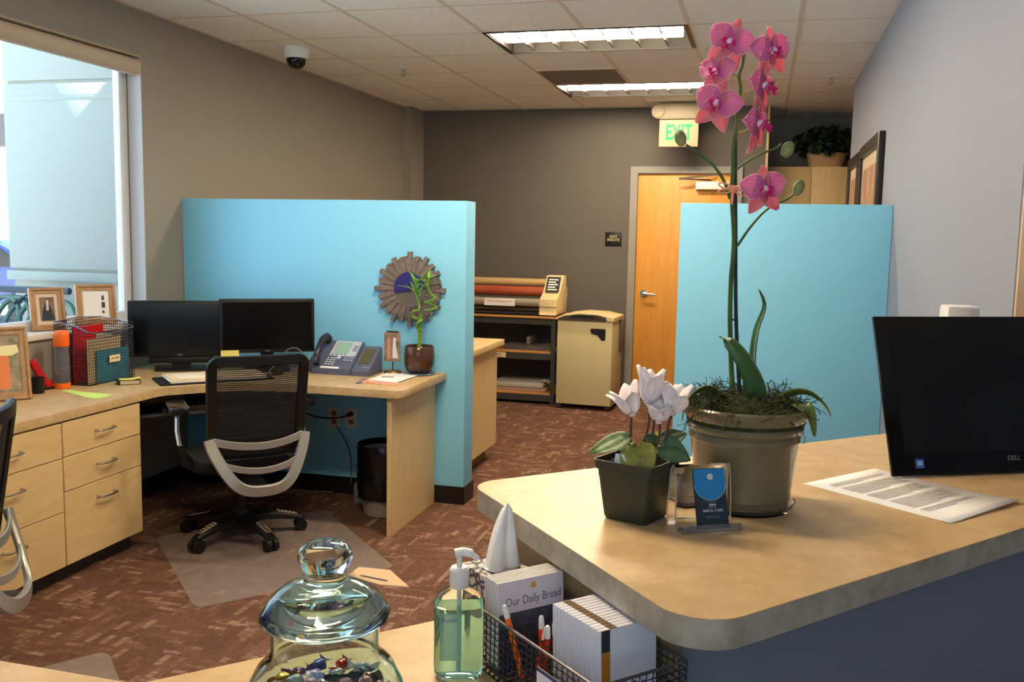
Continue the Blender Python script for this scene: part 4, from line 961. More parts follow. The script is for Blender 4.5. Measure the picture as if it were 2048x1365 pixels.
dwires((BU0, y0, 0), (0, y1-y0, 0), (0, 0, BZ), 26, 9).build('side_mesh', wd_, wbk)
dwires((BU1, y0, 0), (0, y1-y0, 0), (0, 0, BZ), 26, 9).build('side_mesh', wd_, wbk)
dwires((BU0, y0, 0), (BU1-BU0, 0, 0), (0, 0, BZ), 13, 9).build('end_mesh', wd_, wbk)
dwires((BU0, y1, 0), (BU1-BU0, 0, 0), (0, 0, BZ), 13, 9).build('end_mesh', wd_, wbk)
dwires((BU0, y0, .001), (BU1-BU0, 0, 0), (0, y1-y0, 0), 13, 24).build('bottom_mesh', wd_, wbk)
for yd in (1.20, 1.265): dwires((BU0, yd, 0), (BU1-BU0, 0, 0), (0, 0, BZ*.85), 13, 8).build('divider', wd_, wbk)
MB().tube([(BU0, y0, BZ), (BU1, y0, BZ), (BU1, y1, BZ), (BU0, y1, BZ)], .003, 8, closed=True).build('rim', mat('rim_grey', (118, 112, 116), .35, metal=.6), wbk)
tg = MB().box(BU0-.004, BU0-.0025, 1.03, 1.15, .01, .078).build('tag_card', mat('tag_white', (226, 232, 246), .7), wbk)
MB().box(BU0-.0047, BU0-.0041, 1.03, 1.15, .072, .078).build('tag_border', mat('navy', (46, 56, 112), .5), tg)
text('tag_lettering', 'Invitation cards', .016, MATS['ink'], tg, frame((BU0-.0044, 1.09, .05), (0, -1, 0), (0, 0, 1)), ext=.0001)
def up_thing(name, label, cat, u, v, z, lean_, group=None):
    # local x along +u, y up (leaning away from the visitor side), z toward the visitor (+v)
    l = math.radians(lean_); up = Vector((0, 0, 1))*math.cos(l)-VA*math.sin(l)
    return thing(name, label, cat, M=frame(UV(u*LS, v*LS, z), tuple(UA), tuple(up)) @ LSM, group=group)
ORD = ('zeroth', 'first', 'second', 'third', 'fourth', 'fifth', 'sixth', 'seventh', 'eighth', 'ninth', 'tenth', 'eleventh', 'twelfth')
mat('odb_cover', (226, 216, 226), .5); mat('odb_side', (238, 232, 222), .8); mat('odb_photo', (86, 88, 112), .6, c2=(60, 58, 70), vscale=30)
for k in range(7):
    t = up_thing('booklet', 'daily devotional booklet at the front of the upright pile in the basket' if k == 0 else 'white booklet, %s counting back from the lettered front booklet' % ORD[k], 'booklet', .868, -1.289-k*.0068, ZL+.005, 5, 'devotional booklets in the wire basket')
    MB().box(-.066, .066, 0, .15, -.0056, -.0004).build('pages', MATS['odb_side'], t)
    MB().box(-.0665, .0665, 0, .1505, -.0004, .0002).build('cover', MATS['odb_cover'], t)
    if k == 0:
        MB().box(-.0662, .0662, 0, .096, .0003, .0006).build('cover_picture', MATS['odb_photo'], t)
        text('cover_lettering', 'Our Daily Bread', .0205, mat('odb_ink', (96, 92, 118), .6), t, T3(.004, .114, .0004), ext=.0001, sx=.84)
        MB().lathe([(0, .0004), (.0055, .0004), (.0055, .0008), (.003, .0012), (0, .0012)], 18, c=(.004, .137, 0)).build('sun_emblem', mat('gold', (214, 166, 84), .5), t)
for k in range(13):
    t = up_thing('brochure', 'white brochure with orange stripe at the front of the basket' if k == 0 else 'white brochure, %s counting back from the striped front brochure' % ORD[k], 'brochure', .886, -1.052-k*.0096, ZL+.005, 3, 'white brochures in the wire basket')
    MB().box(-.055, .055, 0, .152, -.0086, -.0003, bev=.0008, seg=1).build('pages', mat('broch_white', (232, 230, 240), .6), t)
    MB().box(-.036, -.022, .1515, .1526, -.0085, -.0004).build('top_mark', mat('mark_brown', (112, 82, 52), .7), t)
    if k == 0:
        MB().box(-.052, -.036, .118, .1515, .0, .0004).build('stripe_dark', mat('st_dark', (52, 50, 52), .6), t)
        MB().box(-.052, -.036, .066, .118, .0, .0004).build('stripe_orange', mat('st_or', (188, 120, 40), .6), t)
        MB().box(-.052, -.036, .0, .066, .0, .0004).build('stripe_teal', mat('st_teal', (96, 124, 132), .6), t)
        MB().prism([(.004, .036), (.028, .036), (.028, .062), (.02, .054), (.014, .062), (.004, .062)], .0, .0004).build('emblem', mat('purple', (84, 66, 150), .5), t)
    if k == 12: MB().box(.03, .044, .1515, .1526, -.0085, -.0002).build('violet_mark', mat('violet_dk', (58, 44, 92), .6), t)
Rp = random.Random(11)
for k, (u, v, tx, ty) in enumerate(((.81, -1.232, -8, -12), (.828, -1.222, 6, 8), (.85, -1.235, -10, 4), (.845, -1.215, 8, -6), (.87, -1.23, 4, 8), (.862, -1.21, -6, 0), (.885, -1.225, 9, -4))):
    p = UV(u*LS, v*LS, ZL+.01)
    pn = thing('ballpoint_pen', ('orange pen with white tip leaning on the basket rim' if k == 0 else 'orange ballpoint pen with white tip in the basket'), 'pen', M=T3(*p) @ Rz(CA) @ Rx(tx) @ Ry(ty) @ LSM, group='orange pens in the wire basket')
    h = .125 if k == 0 else .088+Rp.uniform(-.008, .008)
    MB().lathe([(0, 0), (.002, .0), (.0048, .012), (.005, h-.02), (.0048, h-.014)], 12).build('barrel', MATS['orange'] if k == 0 else mat('pen_red', (236, 62, 24), .35), pn)
    MB().lathe([(.0048, h-.0139), (.0052, h-.012), (.0045, h+.004), (.003, h+.008), (0, h+.009)], 12).build('tip', MATS['white'], pn)

# glass candy jar
JX, JY = -.464, .946
jr = thing('glass_jar', 'round glass candy jar with domed glass lid', 'jar', M=T3(JX, JY, ZL+.0005) @ Matrix.Diagonal((LS*1.035, LS*1.035, LS, 1)))
jg = mat('jar_glass', (228, 246, 242), .015, trans=1, ior=1.42)
outer = [(0, 0), (.085, 0), (.1, .01), (.107, .04), (.108, .085), (.104, .112), (.092, .136), (.08, .148), (.0735, .156), (.0715, .172), (.073, .205)]
inner = [(.069, .205), (.0675, .172), (.0695, .155), (.076, .145), (.088, .132), (.0995, .11), (.1035, .085), (.1025, .042), (.096, .014), (.083, .006), (0, .006)]
MB().lathe(outer+inner, 48).build('body', jg, jr, smooth=70)
mat('jar_sugar', (200, 190, 200), .3)
lidp = [(0, .2), (.06, .2), (.062, .2062), (.082, .2065), (.0865, .211), (.0865, .217), (.083, .222), (.074, .236), (.058, .25), (.04, .259), (.03, .263), (.027, .268), (.0285, .276), (.034, .286), (.0365, .297), (.034, .307), (.026, .3135), (.014, .3165), (0, .317)]
lidi = [(0, .252), (.03, .248), (.055, .24), (.07, .228), (.076, .218), (.07, .213), (.06, .212), (0, .212)]
l_ = MB().lathe(lidp, 48); l_.lathe(lidi[::-1], 48); l_.build('lid', jg, jr, smooth=70)
Rc = random.Random(21)
cols = [mat('candy_%d' % i, c, .22, metal=.45, coat=.6) for i, c in enumerate(((200, 50, 40), (60, 70, 150), (235, 235, 240), (70, 120, 60), (225, 180, 60), (120, 60, 120), (40, 40, 46), (220, 150, 160), (190, 195, 200)))]
protos = []
for c in cols:
    b = MB(); b.lathe([(0, -.008), (.006, -.006), (.011, 0), (.006, .006), (0, .008)], 8, sx=1.3)
    b.grid(2, 2, lambda s, t: (.012+s*.014, (t-.5)*.02*(.4+s), .004*math.sin(8*t))); b.grid(2, 2, lambda s, t: (-.012-s*.014, (t-.5)*.02*(.4+s), .004*math.sin(8*t)))
    o = b.build('wrapped_candy', c); COL.objects.unlink(o); protos.append(o)
cnames = ('red', 'blue', 'white', 'green', 'yellow', 'purple', 'black', 'pink', 'silver')
spots = []
for lay in range(6):
    z = .02+lay*.0165
    for ri, n in ((0, 1), (.03, 6), (.056, 11), (.08, 15)):
        if lay < 4 and ri < .05: continue
        rmax = .083 if lay < 5 else .08
        for k in range(n):
            a = 2*PI*k/n+lay*.7+ri*9; spots.append((min(ri, rmax)*math.cos(a), min(ri, rmax)*math.sin(a), z+Rc.uniform(-.003, .003)))
for p in spots:
    k = Rc.randrange(len(cols)); o = bpy.data.objects.new('wrapped_candy', protos[k].data); COL.objects.link(o)
    o.matrix_world = T3(JX+p[0]*LS, JY+p[1]*LS, ZL+p[2]*LS) @ Rz(Rc.uniform(0, 360)) @ Rx(Rc.uniform(-30, 30)) @ LSM
    tag(o, cnames[k]+' wrapped candy inside the glass jar', 'candy', cnames[k]+' candies in the jar')
for o in protos: bpy.data.objects.remove(o)
tg = thing('paper_tag', 'tan paper tag hung around the knob of the glass jar', 'tag', M=T3(JX+.032*LS, JY+.012*LS, ZL+.2725*LS) @ Rz(8) @ Ry(4) @ LSM)
MB().prism([(.0, -.012), (.05, -.03), (.088, -.024), (.05, .026), (.006, .022)], 0, .0008).build('card', mat('tag_tan', (232, 196, 152), .8), tg)
MB().box(.018, .058, -.008, -.003, .0009, .0012, M=Rz(-10)).build('tag_print', MATS['ink'], tg)
MB().tube([(-.032+.0305*math.cos(2*PI*i/20), -.012+.0305*math.sin(2*PI*i/20), -.002) for i in range(20)], .0008, 5, closed=True).build('string', mat('twine', (170, 140, 100), .9), tg)

# ================================================================== SUNBURST MIRROR
mc = Py(820, 579, 5.0)
sm = thing('sunburst_mirror', 'round mirror with a sunburst frame of grey wooden slats', 'mirror', (mc.x, 5.0115, mc.z))
FM = frame((0, 0, 0), (1, 0, 0), (0, 0, 1))     # local x right, y up, z out of the wall
Rm = random.Random(8); NS = 48
sl_m = mat('slat', (112, 98, 92), .75, c2=(136, 122, 114), vscale=30, stretch=(1, 1, 1))
for k in range(NS):
    a = 360*k/NS; ro = (.206, .178, .192, .176)[k % 4]+Rm.uniform(-.006, .006)
    if k % 12 == 0: ro = .212
    th = .026 if k % 2 == 0 else .02
    MB(FM @ Rz(a-90) @ T3(0, 0, 0)).prism([(-.0062, .098), (.0062, .098), (.0128, ro), (-.0128, ro)] if k % 2 == 0 else [(-.0062, .098), (.0062, .098), (.0125, ro-.012), (0, ro+.008), (-.0125, ro-.012)], .001, th).build('slat', sl_m, sm)
MB(FM).lathe([(0, .001), (.105, .001), (.105, .012), (.0, .012)], 40).build('backing_disc', MATS['dark_frame'], sm)
MB(FM).lathe([(0, .0122), (.1, .0122), (.1, .014), (0, .014)], 48).build('mirror_glass', mat('mirror', (225, 225, 228), .01, metal=1), sm)
# what the mirror faces: canvas on the window wall and a dark red visitor chair
cv = thing('wall_canvas', 'blue violet canvas on the left wall, seen in the mirror', 'canvas', (XL, 0, 0))
MB().box(.001, .03, .45, 2.2, .98, 2.0).build('canvas', mat('violet', (58, 48, 170), .6), cv)

# ================================================================== ORCHID
PX0, PY0 = -.0165, 1.572
oc = thing('potted_orchid', 'tall pink orchid in a glazed olive pot on the high counter', 'plant', (PX0, PY0, ZC+.0005))
INV = Matrix.Translation((-PX0, -PY0, -ZC-.0005))
def oc_pt(u, v, dy=0.): p = Py(u, v, PY0+dy); return INV @ p
MB().lathe([(0, 0), (.08, 0), (.086, .012), (.084, .012), (.079, .003), (0, .003)], 40).build('saucer', MATS['acrylic'], oc)
olive = mat('olive_glaze', (122, 112, 88), .16, c2=(112, 104, 82), vscale=10)
prof = [(0, .0035), (.072, .0035), (.076, .008), (.0765, .018), (.0785, .02), (.0785, .026), (.078, .03), (.0865, .11), (.0905, .115), (.0905, .121), (.087, .125), (.0925, .129), (.0945, .135), (.0915, .141), (.099, .152), (.104, .159), (.1045, .166), (.101, .169), (.096, .163), (.09, .13), (0, .13)]
MB().lathe(prof, 56).build('pot', olive, oc)
R1 = random.Random(14)
mossm = mat('moss', (56, 62, 28), .95, c2=(34, 36, 20), vscale=40)
MB().lathe([(0, .185), (.04, .182), (.075, .172), (.096, .158), (.095, .14)], 30).build('moss_bed', mossm, oc)
b = MB()
for k in range(760):
    a = R1.uniform(0, 2*PI); r = .1*math.sqrt(R1.random()); p = Vector((r*math.cos(a), r*math.sin(a), .18-.9*r*r*1.5)); pts = [p]
    d_ = Vector((R1.uniform(-1, 1), R1.uniform(-1, 1), R1.uniform(-.1, .8))).normalized()
    for i in range(4):
        d_ = (d_+Vector((R1.uniform(-.7, .7), R1.uniform(-.7, .7), R1.uniform(-.75, .45)))).normalized(); p = p+d_*R1.uniform(.006, .012); pts.append(p.copy())
    b.tube(pts, R1.uniform(.0004, .0009), 3, caps=False)
for k in range(14):
    a = R1.uniform(-2.6, -.5); p = Vector((.1*math.cos(a), .1*math.sin(a), .168)); pts = [p]
    for i in range(6): p = p+Vector((math.cos(a)*.004+R1.uniform(-.006, .006), math.sin(a)*.004, R1.uniform(-.012, .004))); pts.append(p.copy())
    b.tube(pts, .0006, 4, caps=False)
b.build('moss_strands', mat('moss_strand', (74, 80, 36), .9, c2=(50, 46, 28), vscale=30), oc, kind='stuff')
stem_m = mat('orchid_stem', (84, 112, 52), .4, c2=(66, 92, 50), vscale=20)
P = lambda L, dy=0.: spline([oc_pt(u, v, dy) for u, v in L], 4)
def stemtube(name, L, r0, r1, m, dy=0., n=8):
    pts = P(L, dy); k = len(pts); return MB().tube(pts, [r0+(r1-r0)*i/(k-1) for i in range(k)], n).build(name, m, oc)
stemtube('flower_spike', [(1466, 800), (1462, 720), (1460, 640), (1462, 560), (1468, 480), (1464, 400), (1466, 330), (1466, 292), (1473, 255), (1476, 215), (1481, 180), (1478, 152), (1485, 128), (1488, 103)], .0042, .0026, stem_m)
stemtube('stake', [(1480, 800), (1472, 640), (1471, 460), (1470, 272)], .0032, .0032, mat('stake_green', (26, 52, 56), .5), .008)
stemtube('branch', [(1460, 398), (1448, 362), (1424, 328), (1396, 306), (1372, 290)], .0028, .002, stem_m, -.004)
stemtube('branch', [(1472, 340), (1500, 320), (1530, 305), (1552, 296), (1563, 288)], .002, .0014, stem_m, .006)
stemtube('branch', [(1475, 492), (1498, 458), (1524, 428), (1545, 412), (1575, 398), (1590, 386)], .0022, .0016, stem_m, .006)
for L in ([(1478, 190), (1492, 186), (1508, 178)], [(1476, 264), (1488, 263), (1498, 256)], [(1477, 152), (1468, 148), (1455, 146)], [(1474, 232), (1462, 226), (1448, 212)], [(1545, 412), (1542, 402), (1536, 390)], [(1488, 106), (1478, 98), (1470, 92)], [(1488, 104), (1505, 100), (1528, 98)]):
    stemtube('pedicel', L, .002, .0014, mat('pedicel', (150, 156, 84), .4), 0, 6)
for u, v, rr, sc in ((1361, 277, -18, 1.0), (1575, 300, 24, 1.0), (1597, 376, 20, .95)):
    MB(T3(*oc_pt(u, v)) @ Ry(rr)).lathe([(0, -.0135*sc), (.006*sc, -.011*sc), (.0098*sc, -.002*sc), (.009*sc, .006*sc), (.005*sc, .0125*sc), (0, .0145*sc)], 16, sy=.85).build('bud', mat('bud', (150, 152, 96), .45, c2=(116, 130, 74), vscale=60), oc)
for u, v in ((1466, 640), (1468, 380)): MB(T3(*oc_pt(u, v, .004))).tube([(.008*math.cos(2*PI*i/14), .0065*math.sin(2*PI*i/14), 0) for i in range(14)], .0011, 5, closed=True).build('stem_clip', MATS['dark_grey'], oc)

def petal_mat(name, base, mid, edge, vein):
    m = bpy.data.materials.new(name); m.use_nodes = True; nt = m.node_tree; N = nt.nodes; L = nt.links; b = N['Principled BSDF']; b.inputs['Roughness'].default_value = .5
    b.inputs['Transmission Weight'].default_value = 0.
    uv = N.new('ShaderNodeUVMap'); uv.uv_map = 'UVMap'; sp = N.new('ShaderNodeSeparateXYZ'); L.new(uv.outputs[0], sp.inputs[0])
    r = N.new('ShaderNodeValToRGB'); e = r.color_ramp.elements; e[0].color = lin(base); e[1].color = lin(edge); e[1].position = 1.0; e[0].position = .05
    x = e.new(.5); x.color = lin(mid); x = e.new(.9); x.color = lin(mid); L.new(sp.outputs['X'], r.inputs[0])
    mp = N.new('ShaderNodeMapping'); mp.inputs['Scale'].default_value = (.4, 7, 1); L.new(uv.outputs[0], mp.inputs[0])
    wv = N.new('ShaderNodeTexWave'); wv.bands_direction = 'Y'; wv.inputs['Scale'].default_value = .33; wv.inputs['Distortion'].default_value = 1.4; wv.inputs['Detail'].default_value = 2; L.new(mp.outputs[0], wv.inputs[0])
    vr = N.new('ShaderNodeValToRGB'); vr.color_ramp.elements[0].position = .62; vr.color_ramp.elements[1].position = .95; vr.color_ramp.elements[1].color = (.5, .5, .5, 1); L.new(wv.outputs['Fac'], vr.inputs[0])
    mx = N.new('ShaderNodeMix'); mx.data_type = 'RGBA'; L.new(vr.outputs[0], mx.inputs[0]); L.new(r.outputs[0], mx.inputs[6]); mx.inputs[7].default_value = lin(vein)
    # pale rim
    ab = N.new('ShaderNodeMath'); ab.operation = 'SUBTRACT'; ab.inputs[1].default_value = .5; L.new(sp.outputs['Y'], ab.inputs[0])
    ab2 = N.new('ShaderNodeMath'); ab2.operation = 'ABSOLUTE'; L.new(ab.outputs[0], ab2.inputs[0])
    rr = N.new('ShaderNodeValToRGB'); rr.color_ramp.elements[0].position = .43; rr.color_ramp.elements[1].position = .5; L.new(ab2.outputs[0], rr.inputs[0])
    mx2 = N.new('ShaderNodeMix'); mx2.data_type = 'RGBA'; L.new(rr.outputs[0], mx2.inputs[0]); L.new(mx.outputs[2], mx2.inputs[6]); mx2.inputs[7].default_value = lin(edge)
    L.new(mx2.outputs[2], b.inputs['Base Color'])
    tr = N.new('ShaderNodeBsdfTranslucent'); L.new(mx2.outputs[2], tr.inputs[0]); ms = N.new('ShaderNodeMixShader'); ms.inputs[0].default_value = .45
    L.new(b.outputs[0], ms.inputs[1]); L.new(tr.outputs[0], ms.inputs[2]); L.new(ms.outputs[0], N['Material Output'].inputs[0])
    MATS[name] = m; return m
pm_ = petal_mat('petal', (214, 84, 176), (240, 154, 196), (252, 214, 224), (214, 98, 174))
sm_ = petal_mat('sepal', (230, 110, 160), (244, 158, 164), (252, 212, 210), (220, 88, 138))
lip_m = mat('lip', (214, 26, 120), .4); col_m = mat('column', (232, 196, 222), .4)
CAMF = RW.to_4x4() @ Matrix.Diagonal((1, -1, -1, 1))     # camera right, up, towards viewer
def petal(par, M, L, W, cup, m, name, wide=.55):
    def fn(s, t):
        q = (t-.5)*2; pr = (math.sin(PI*min(1, (s**wide)*.985))**.75)*.5*W*(1 if s > .02 else .25)+.0012*(1-s)
        return (q*pr, s*L, -cup*L*s*s+.18*W*q*q*s*(1 if cup < .5 else .5)+.02*L*math.sin(3*q))
    MB(M).grid(9, 8, fn).build(name, m, par, solid=.0006)
def bloom(u, v, dy, yaw, pitch, roll, sc=1.):
    M = T3(*oc_pt(u, v, dy)) @ CAMF @ Ry(yaw) @ Rx(pitch) @ Rz(roll) @ Matrix.Diagonal((sc, sc, sc, 1))
    f = bpy.data.objects.new('flower', None); COL.objects.link(f); f.parent = oc; f.matrix_local = M; f.empty_display_size = .02
    for s in (-1, 1): petal(f, Rz(-s*72) @ Rx(-8) @ T3(0, 0, .003), .040, .041, .12, pm_, 'petal', .75)
    petal(f, Rx(4), .037, .026, .1, sm_, 'sepal')
    for s in (-1, 1): petal(f, Rz(-s*146) @ Rx(-6), .044, .031, .12, sm_, 'sepal')
    b = MB(); b.lathe([(0, 0), (.0055, .001), (.0058, .006), (.004, .0105), (0, .012)], 12); b.build('column', col_m, f)
    b = MB(); b.T = T3(0, -.004, .003) @ Rx(-50)
    b.grid(6, 6, lambda s, t: ((t-.5)*2*(.0025+.0042*math.sin(PI*s)), -s*.015, .003*abs(t-.5)*4+.009*s-.004*s*s))
    for s in (-1, 1):
        b.T = T3(s*.004, -.003, .004) @ Rz(-s*35) @ Rx(35)
        b.grid(4, 4, lambda q, t: ((t-.5)*.011*math.sin(PI*(q*.8+.15)), q*.013, .004*q))
    for s in (-1, 1): b.T = Matrix(); b.tube([(s*.001, -.009, .015), (s*.004, -.0125, .018), (s*.0075, -.0115, .0185)], [.0012, .0009, .0006], 5)
    b.build('lip', lip_m, f, solid=.0006)
bloom(1461, 84, -.015, -24, 8, -26, 1.0)
bloom(1542, 102, -.008, 24, 6, 14, 1.0)
bloom(1434, 143, -.006, -44, 0, -10, .88)
bloom(1435, 208, -.018, -30, 4, -24, 1.04)
bloom(1524, 172, -.005, 56, 4, 16, 1.14)
bloom(1514, 248, -.008, 56, 4, 20, 1.14)
bloom(1527, 378, -.015, 10, 8, 8, 1.0)
# dragonfly clip on the stake
df = MB(); o_ = oc_pt(1466, 378, -.012)
for s, a in ((-1, 20), (-1, -14), (1, 24), (1, -8)):
    df.T = T3(*o_) @ Rz(0) @ Ry(a) @ T3(s*.012, 0, 0); df.tube([(.012*math.cos(2*PI*i/12), 0, .0038*math.sin(2*PI*i/12)) for i in range(12)], .0014, 5, closed=True)
df.T = T3(*o_); df.tube([(0, 0, .006), (.0, 0, 0), (-.001, 0, -.024)], [.003, .0028, .0018], 8)
df.build('dragonfly_clip', mat('peach', (240, 160, 130), .3), oc, label='peach dragonfly shaped clip')
leaf_m = mat('orchid_leaf', (56, 92, 54), .35, c2=(74, 110, 66), vscale=12)
def leafpath(par, name, pts, W, side, m, fold=.25, n=14, taper=.55):
    C_ = spline(pts, 6); k = len(C_); side = Vector(side).normalized()
    def fn(s, t):
        x = s*(k-1); i = min(int(x), k-2); c = C_[i].lerp(C_[i+1], x-i); tg_ = (C_[min(i+1, k-1)]-C_[max(i-1, 0)]).normalized()
        sd = (side-tg_*side.dot(tg_)).normalized(); nr = sd.cross(tg_); q = (t-.5)*2
        wd = W*.5*(math.sin(PI*min(1, (.1+.9*s)**taper*.99)))**.7
        return c+sd*q*wd+nr*abs(q)*wd*fold
    MB().grid(n, 6, fn).build(name, m, par, solid=.0012)
leafpath(oc, 'leaf', [oc_pt(1512, 805, -.02), oc_pt(1512, 770, -.03), oc_pt(1492, 725, -.035), oc_pt(1462, 688, -.03), oc_pt(1438, 674, -.02)], .038, (.8, -.25, -.35), leaf_m)
leafpath(oc, 'leaf', [oc_pt(1508, 800, .03), oc_pt(1506, 720, .045), oc_pt(1514, 660, .05), oc_pt(1530, 612, .05), oc_pt(1518, 579, .045)], .016, (.7, -.7, .1), leaf_m)
leafpath(oc, 'leaf', [oc_pt(1462, 802, -.03), oc_pt(1425, 774, -.045), oc_pt(1395, 778, -.055), oc_pt(1370, 806, -.06), oc_pt(1364, 842, -.06)], .034, (.1, -.9, .4), mat('leaf_yellow', (110, 120, 44), .35, c2=(84, 104, 48), vscale=14))
leafpath(oc, 'leaf', [oc_pt(1560, 806, -.01), oc_pt(1590, 790, -.01), oc_pt(1622, 792, -.015), oc_pt(1648, 812, -.02), oc_pt(1662, 834, -.02)], .04, (-.2, -.9, .35), MATS['leaf_yellow'])
leafpath(oc, 'leaf', [oc_pt(1590, 806, -.03), oc_pt(1612, 815, -.05), oc_pt(1624, 842, -.055), oc_pt(1629, 874, -.055)], .022, (.8, -.6, 0), mat('leaf_olive', (96, 112, 50), .4))

# ================================================================== CYCLAMEN
CXc, CYc = -.175, 1.445
cy = thing('potted_cyclamen', 'white cyclamen in a square dark green nursery pot', 'plant', (CXc, CYc, ZC+.0005), math.radians(-22))
gp_ = mat('pot_green', (50, 56, 48), .45)
def sqring(b, h, z, r=.008):
    return [b.v((x, y, z)) for x, y in fillet([(-h, -h), (h, -h), (h, h), (-h, h)], r, 3)]
b = MB(); rings = [sqring(b, h, z) for h, z in ((.036, .0), (.038, .004), (.0465, .078), (.0495, .08), (.0515, .094), (.0495, .094), (.046, .076), (.045, .07))]
for r0, r1 in zip(rings, rings[1:]):
    n = len(r0)
    for j in range(n): b.f((r0[j], r0[(j+1) % n], r1[(j+1) % n], r1[j]))
b.f(rings[0][::-1]); b.build('pot', gp_, cy)
MB().box(-.0448, .0448, -.0448, .0448, .066, .076, bev=.004).build('soil', MATS['soil'], cy)
CI = (T3(CXc, CYc, ZC+.0005) @ Rz(-22)).inverted()
def cpt(u, v, dy=0.): return CI @ Py(u, v, CYc+dy)
stm = mat('cyc_stem', (94, 58, 46), .5); wh = mat('cyc_petal', (248, 240, 240), .55, c2=(240, 226, 228), vscale=30)
def cyc_flower(u, v, base, h, seed, dy, spread=1., tilt=0):
    R_ = random.Random(seed); top = cpt(u, v, dy)
    MB().tube(spline([cpt(*base, dy*.5), (cpt(*base, dy*.5)+top)/2+Vector((.004*R_.uniform(-1, 1), .003, 0)), top+Vector((0, 0, .004)), top], 5), .0022, 7).build('flower_stem', stm, cy)
    f = bpy.data.objects.new('flower', None); COL.objects.link(f); f.parent = cy; f.matrix_local = T3(*top) @ Rz(22) @ Ry(tilt); f.empty_display_size = .02
    for k in range(5):
        a = 72*k+R_.uniform(-12, 12); L_ = h*R_.uniform(.85, 1.08); op = (16+R_.uniform(-6, 16))*spread
        b = MB(Rz(a) @ T3(0, .004, 0) @ Rx(90-op)); tw = R_.uniform(-.5, .5)
        def fn(s, t):
            q = (t-.5)*2; wd = .0135*(math.sin(PI*(s**.8*.93+.05))**.7)*1.1; an = tw*s
            return (q*wd*math.cos(an), s*L_, q*wd*math.sin(an)+.006*math.sin(PI*s)-.004*q*q)
        b.grid(9, 6, fn).build('petal', wh, f, solid=.0006)
    MB().lathe([(0, -.008), (.005, -.007), (.006, -.001), (.003, .002), (0, .002)], 12).build('flower_cup', mat('cup_pink', (222, 196, 206), .5), f)
cyc_flower(1264, 824, (1262, 885), .046, 1, -.012, 1.5, -18)
cyc_flower(1296, 800, (1288, 885), .054, 2, -.018, 1.0, 4)
cyc_flower(1312, 812, (1304, 890), .046, 3, .01, 1.1, 10)
cyc_flower(1346, 822, (1328, 885), .046, 4, -.01, 1.2, 12)
cyc_flower(1318, 838, (1312, 895), .034, 6, -.022, 1.6, 6)
hl = {'leaf_a': mat('cyc_leaf_a', (128, 150, 96), .45, c2=(74, 104, 66), vscale=60), 'leaf_b': mat('cyc_leaf_b', (170, 160, 70), .45, c2=(96, 110, 50), vscale=40), 'leaf_c': mat('cyc_leaf_c', (60, 88, 56), .45, c2=(96, 118, 84), vscale=50)}
def heart(base, tip, W, m, dy0=0., dy1=0., nrm=(0, -.6, .8), droop=.1):
    a = cpt(*base, dy0); c = cpt(*tip, dy1); d_ = c-a; L_ = d_.length; d_.normalize(); nr = CI.to_3x3() @ Vector(nrm); nr = (nr-d_*nr.dot(d_)).normalized(); sd = d_.cross(nr)
    def fn(s, t):
        q = (t-.5)*2; wd = W*.5*(math.sin(PI*(s**.6*.96+.03))**.8); bk = -.16*L_*abs(q)*(1-s)**2*1.2
        return a+d_*(s*L_+bk)+sd*q*wd+nr*(.12*W*q*q*(1-s)-droop*L_*s*s+.03*W*math.sin(6*q+4*s))
    MB().grid(9, 8, fn).build('leaf', m, cy, solid=.0008)
    MB().tube(spline([(0, 0, .074), (a*.5+Vector((0, 0, .05))), a+d_*L_*.1], 4), .0016, 6).build('leaf_stalk', stm, cy)
heart((1250, 880), (1176, 902), .036, hl['leaf_a'], -.005, -.02)
heart((1258, 900), (1225, 872), .03, hl['leaf_a'], .0, .02)
heart((1278, 898), (1292, 956), .048, hl['leaf_b'], -.025, -.05, (.1, -.9, .4))
heart((1262, 905), (1248, 940), .03, hl['leaf_b'], -.02, -.04, (-.2, -.9, .4))
heart((1325, 895), (1382, 918), .046, hl['leaf_c'], -.01, -.01, (.1, -.7, .7))
heart((1330, 880), (1374, 866), .03, hl['leaf_c'], .03, .04, (.1, -.8, .6))
heart((1310, 890), (1290, 872), .03, hl['leaf_c'], -.01, -.02)
heart((1300, 885), (1328, 862), .03, hl['leaf_b'], .02, .04)
heart((1235, 925), (1222, 948), .022, hl['leaf_c'], -.01, -.02, (0, -.9, .4))
MB(T3(-.01, -.036, .076) @ Rx(-12)).box(-.012, .012, -.0006, .0006, -.02, .028).build('plant_tag', MATS['white'], cy)

# ================================================================== OUTSIDE THE WINDOW
mat('stucco', (160, 166, 160), .9, bump=.4, bscale=120); mat('asphalt', (186, 184, 178), .9)
struct('floor_outside', MB().box(-60, 40, -40, 60, -.25, -.11), 'asphalt', 'grey pavement outside the window')
YO = 5.2
xl_, xr_ = -4.83, -3.95
co = thing('stucco_pillar', 'pale stucco pillar with horizontal joints outside the window', 'pillar', (0, YO, 0))
zs = [1.255, 2.463, 3.4]
MB().box(xl_, xr_, 0, .6, zs[0]+.008, zs[1]-.008, bev=.006).build('shaft_panel', MATS['stucco'], co)
MB().box(xl_, xr_, 0, .6, zs[1]+.008, zs[2], bev=.006).build('upper_panel', MATS['stucco'], co)
MB().box(xl_-.01, xr_+.01, -.02, .62, 1.185, zs[0]-.008, bev=.006).build('base_band', MATS['stucco'], co)
MB().box(xl_+.02, xr_-.02, .02, .58, -.11, zs[2]).build('core', mat('stucco_core', (176, 176, 166), .9), co)  # plain core inside the joints, slightly paler than the panels
MB().box(xl_-.005, xr_+.005, -.005, .6, 2.34, 2.38, bev=.01).build('string_course', MATS['stucco'], co)
hz = Py(40, 630, YO-.25)
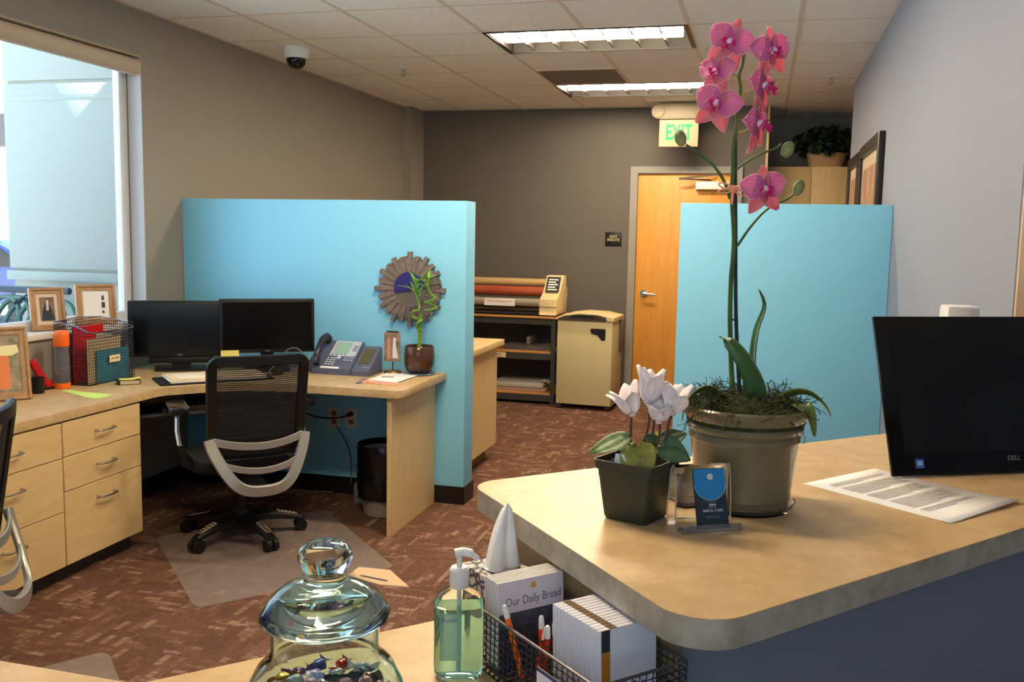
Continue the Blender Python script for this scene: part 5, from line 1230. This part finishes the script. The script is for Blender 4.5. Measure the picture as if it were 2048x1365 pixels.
ho = thing('hose_coil', 'dark green garden hose coiled on the wall outside', 'hose', (hz.x, hz.y, hz.z))
b = MB()
for k in range(6):
    r = .21-.004*k; x = -.16+k*.085
    b.tube([(x+.12*math.cos(2*PI*i/28)*1.2, r*math.sin(2*PI*i/28)*.35, r*math.sin(2*PI*i/28)-.1) for i in range(28)], .016, 8, closed=True)
b.build('hose_loops', mat('hose', (70, 104, 96), .4), ho)
MB().tube([(-.02, -.03, .07), (-.02, .2, .16)], .012, 8).tube([(-.1, -.05, .165), (.42, -.05, .165)], .022, 8).build('hanger', mat('hanger', (60, 72, 84), .4), ho)
cr = thing('parked_car', 'dark blue car parked outside beyond the pillar', 'car', (-13.2, 13.6, -.11), math.radians(10))
body = [(-2.1, .35), (2.1, .35), (2.1, .8), (1.5, .95), (.9, 1.4), (-.9, 1.4), (-1.6, .95), (-2.1, .85)]
MB(frame((0, .85, 0), (1, 0, 0), (0, 0, 1))).prism(body, 0, 1.7, bev=.06).build('body', mat('car_blue', (46, 58, 104), .2), cr)
MB(frame((0, .86, 0), (1, 0, 0), (0, 0, 1))).prism([(-1.3, .97), (1.3, .97), (.82, 1.34), (-.82, 1.34)], -.01, 1.72).build('windows', MATS['black_gloss'], cr)
for x in (-1.3, 1.3):
    for y in (-.86, .66): MB().cyl((x, y, .32), (x, y+.2, .32), .32, n=20).build('wheel', MATS['black'], cr)
bu = thing('far_building', 'bright pale building across the parking lot', 'building', (-26, 26, -.11))
MB().box(-10, 14, 0, 6, 0, 4.2).build('wall', mat('far_white', (244, 244, 240), .9), bu)
MB().box(-10.2, 14.2, -.6, 6, 4.2, 5.2).build('roof', mat('far_roof', (92, 84, 84), .9), bu)
MB().box(-3.5, -.5, -.05, -.005, 1.1, 2.3).build('sign_panel', mat('far_sign', (226, 70, 100), .7), bu)
canopy = tag(MB().box(-5.4, -3.6, 6.6, 8.2, 2.9, 3.3).build('roof_soffit', mat('soffit', (110, 100, 96), .9)), 'dark roof soffit outside above the pillar', 'soffit')
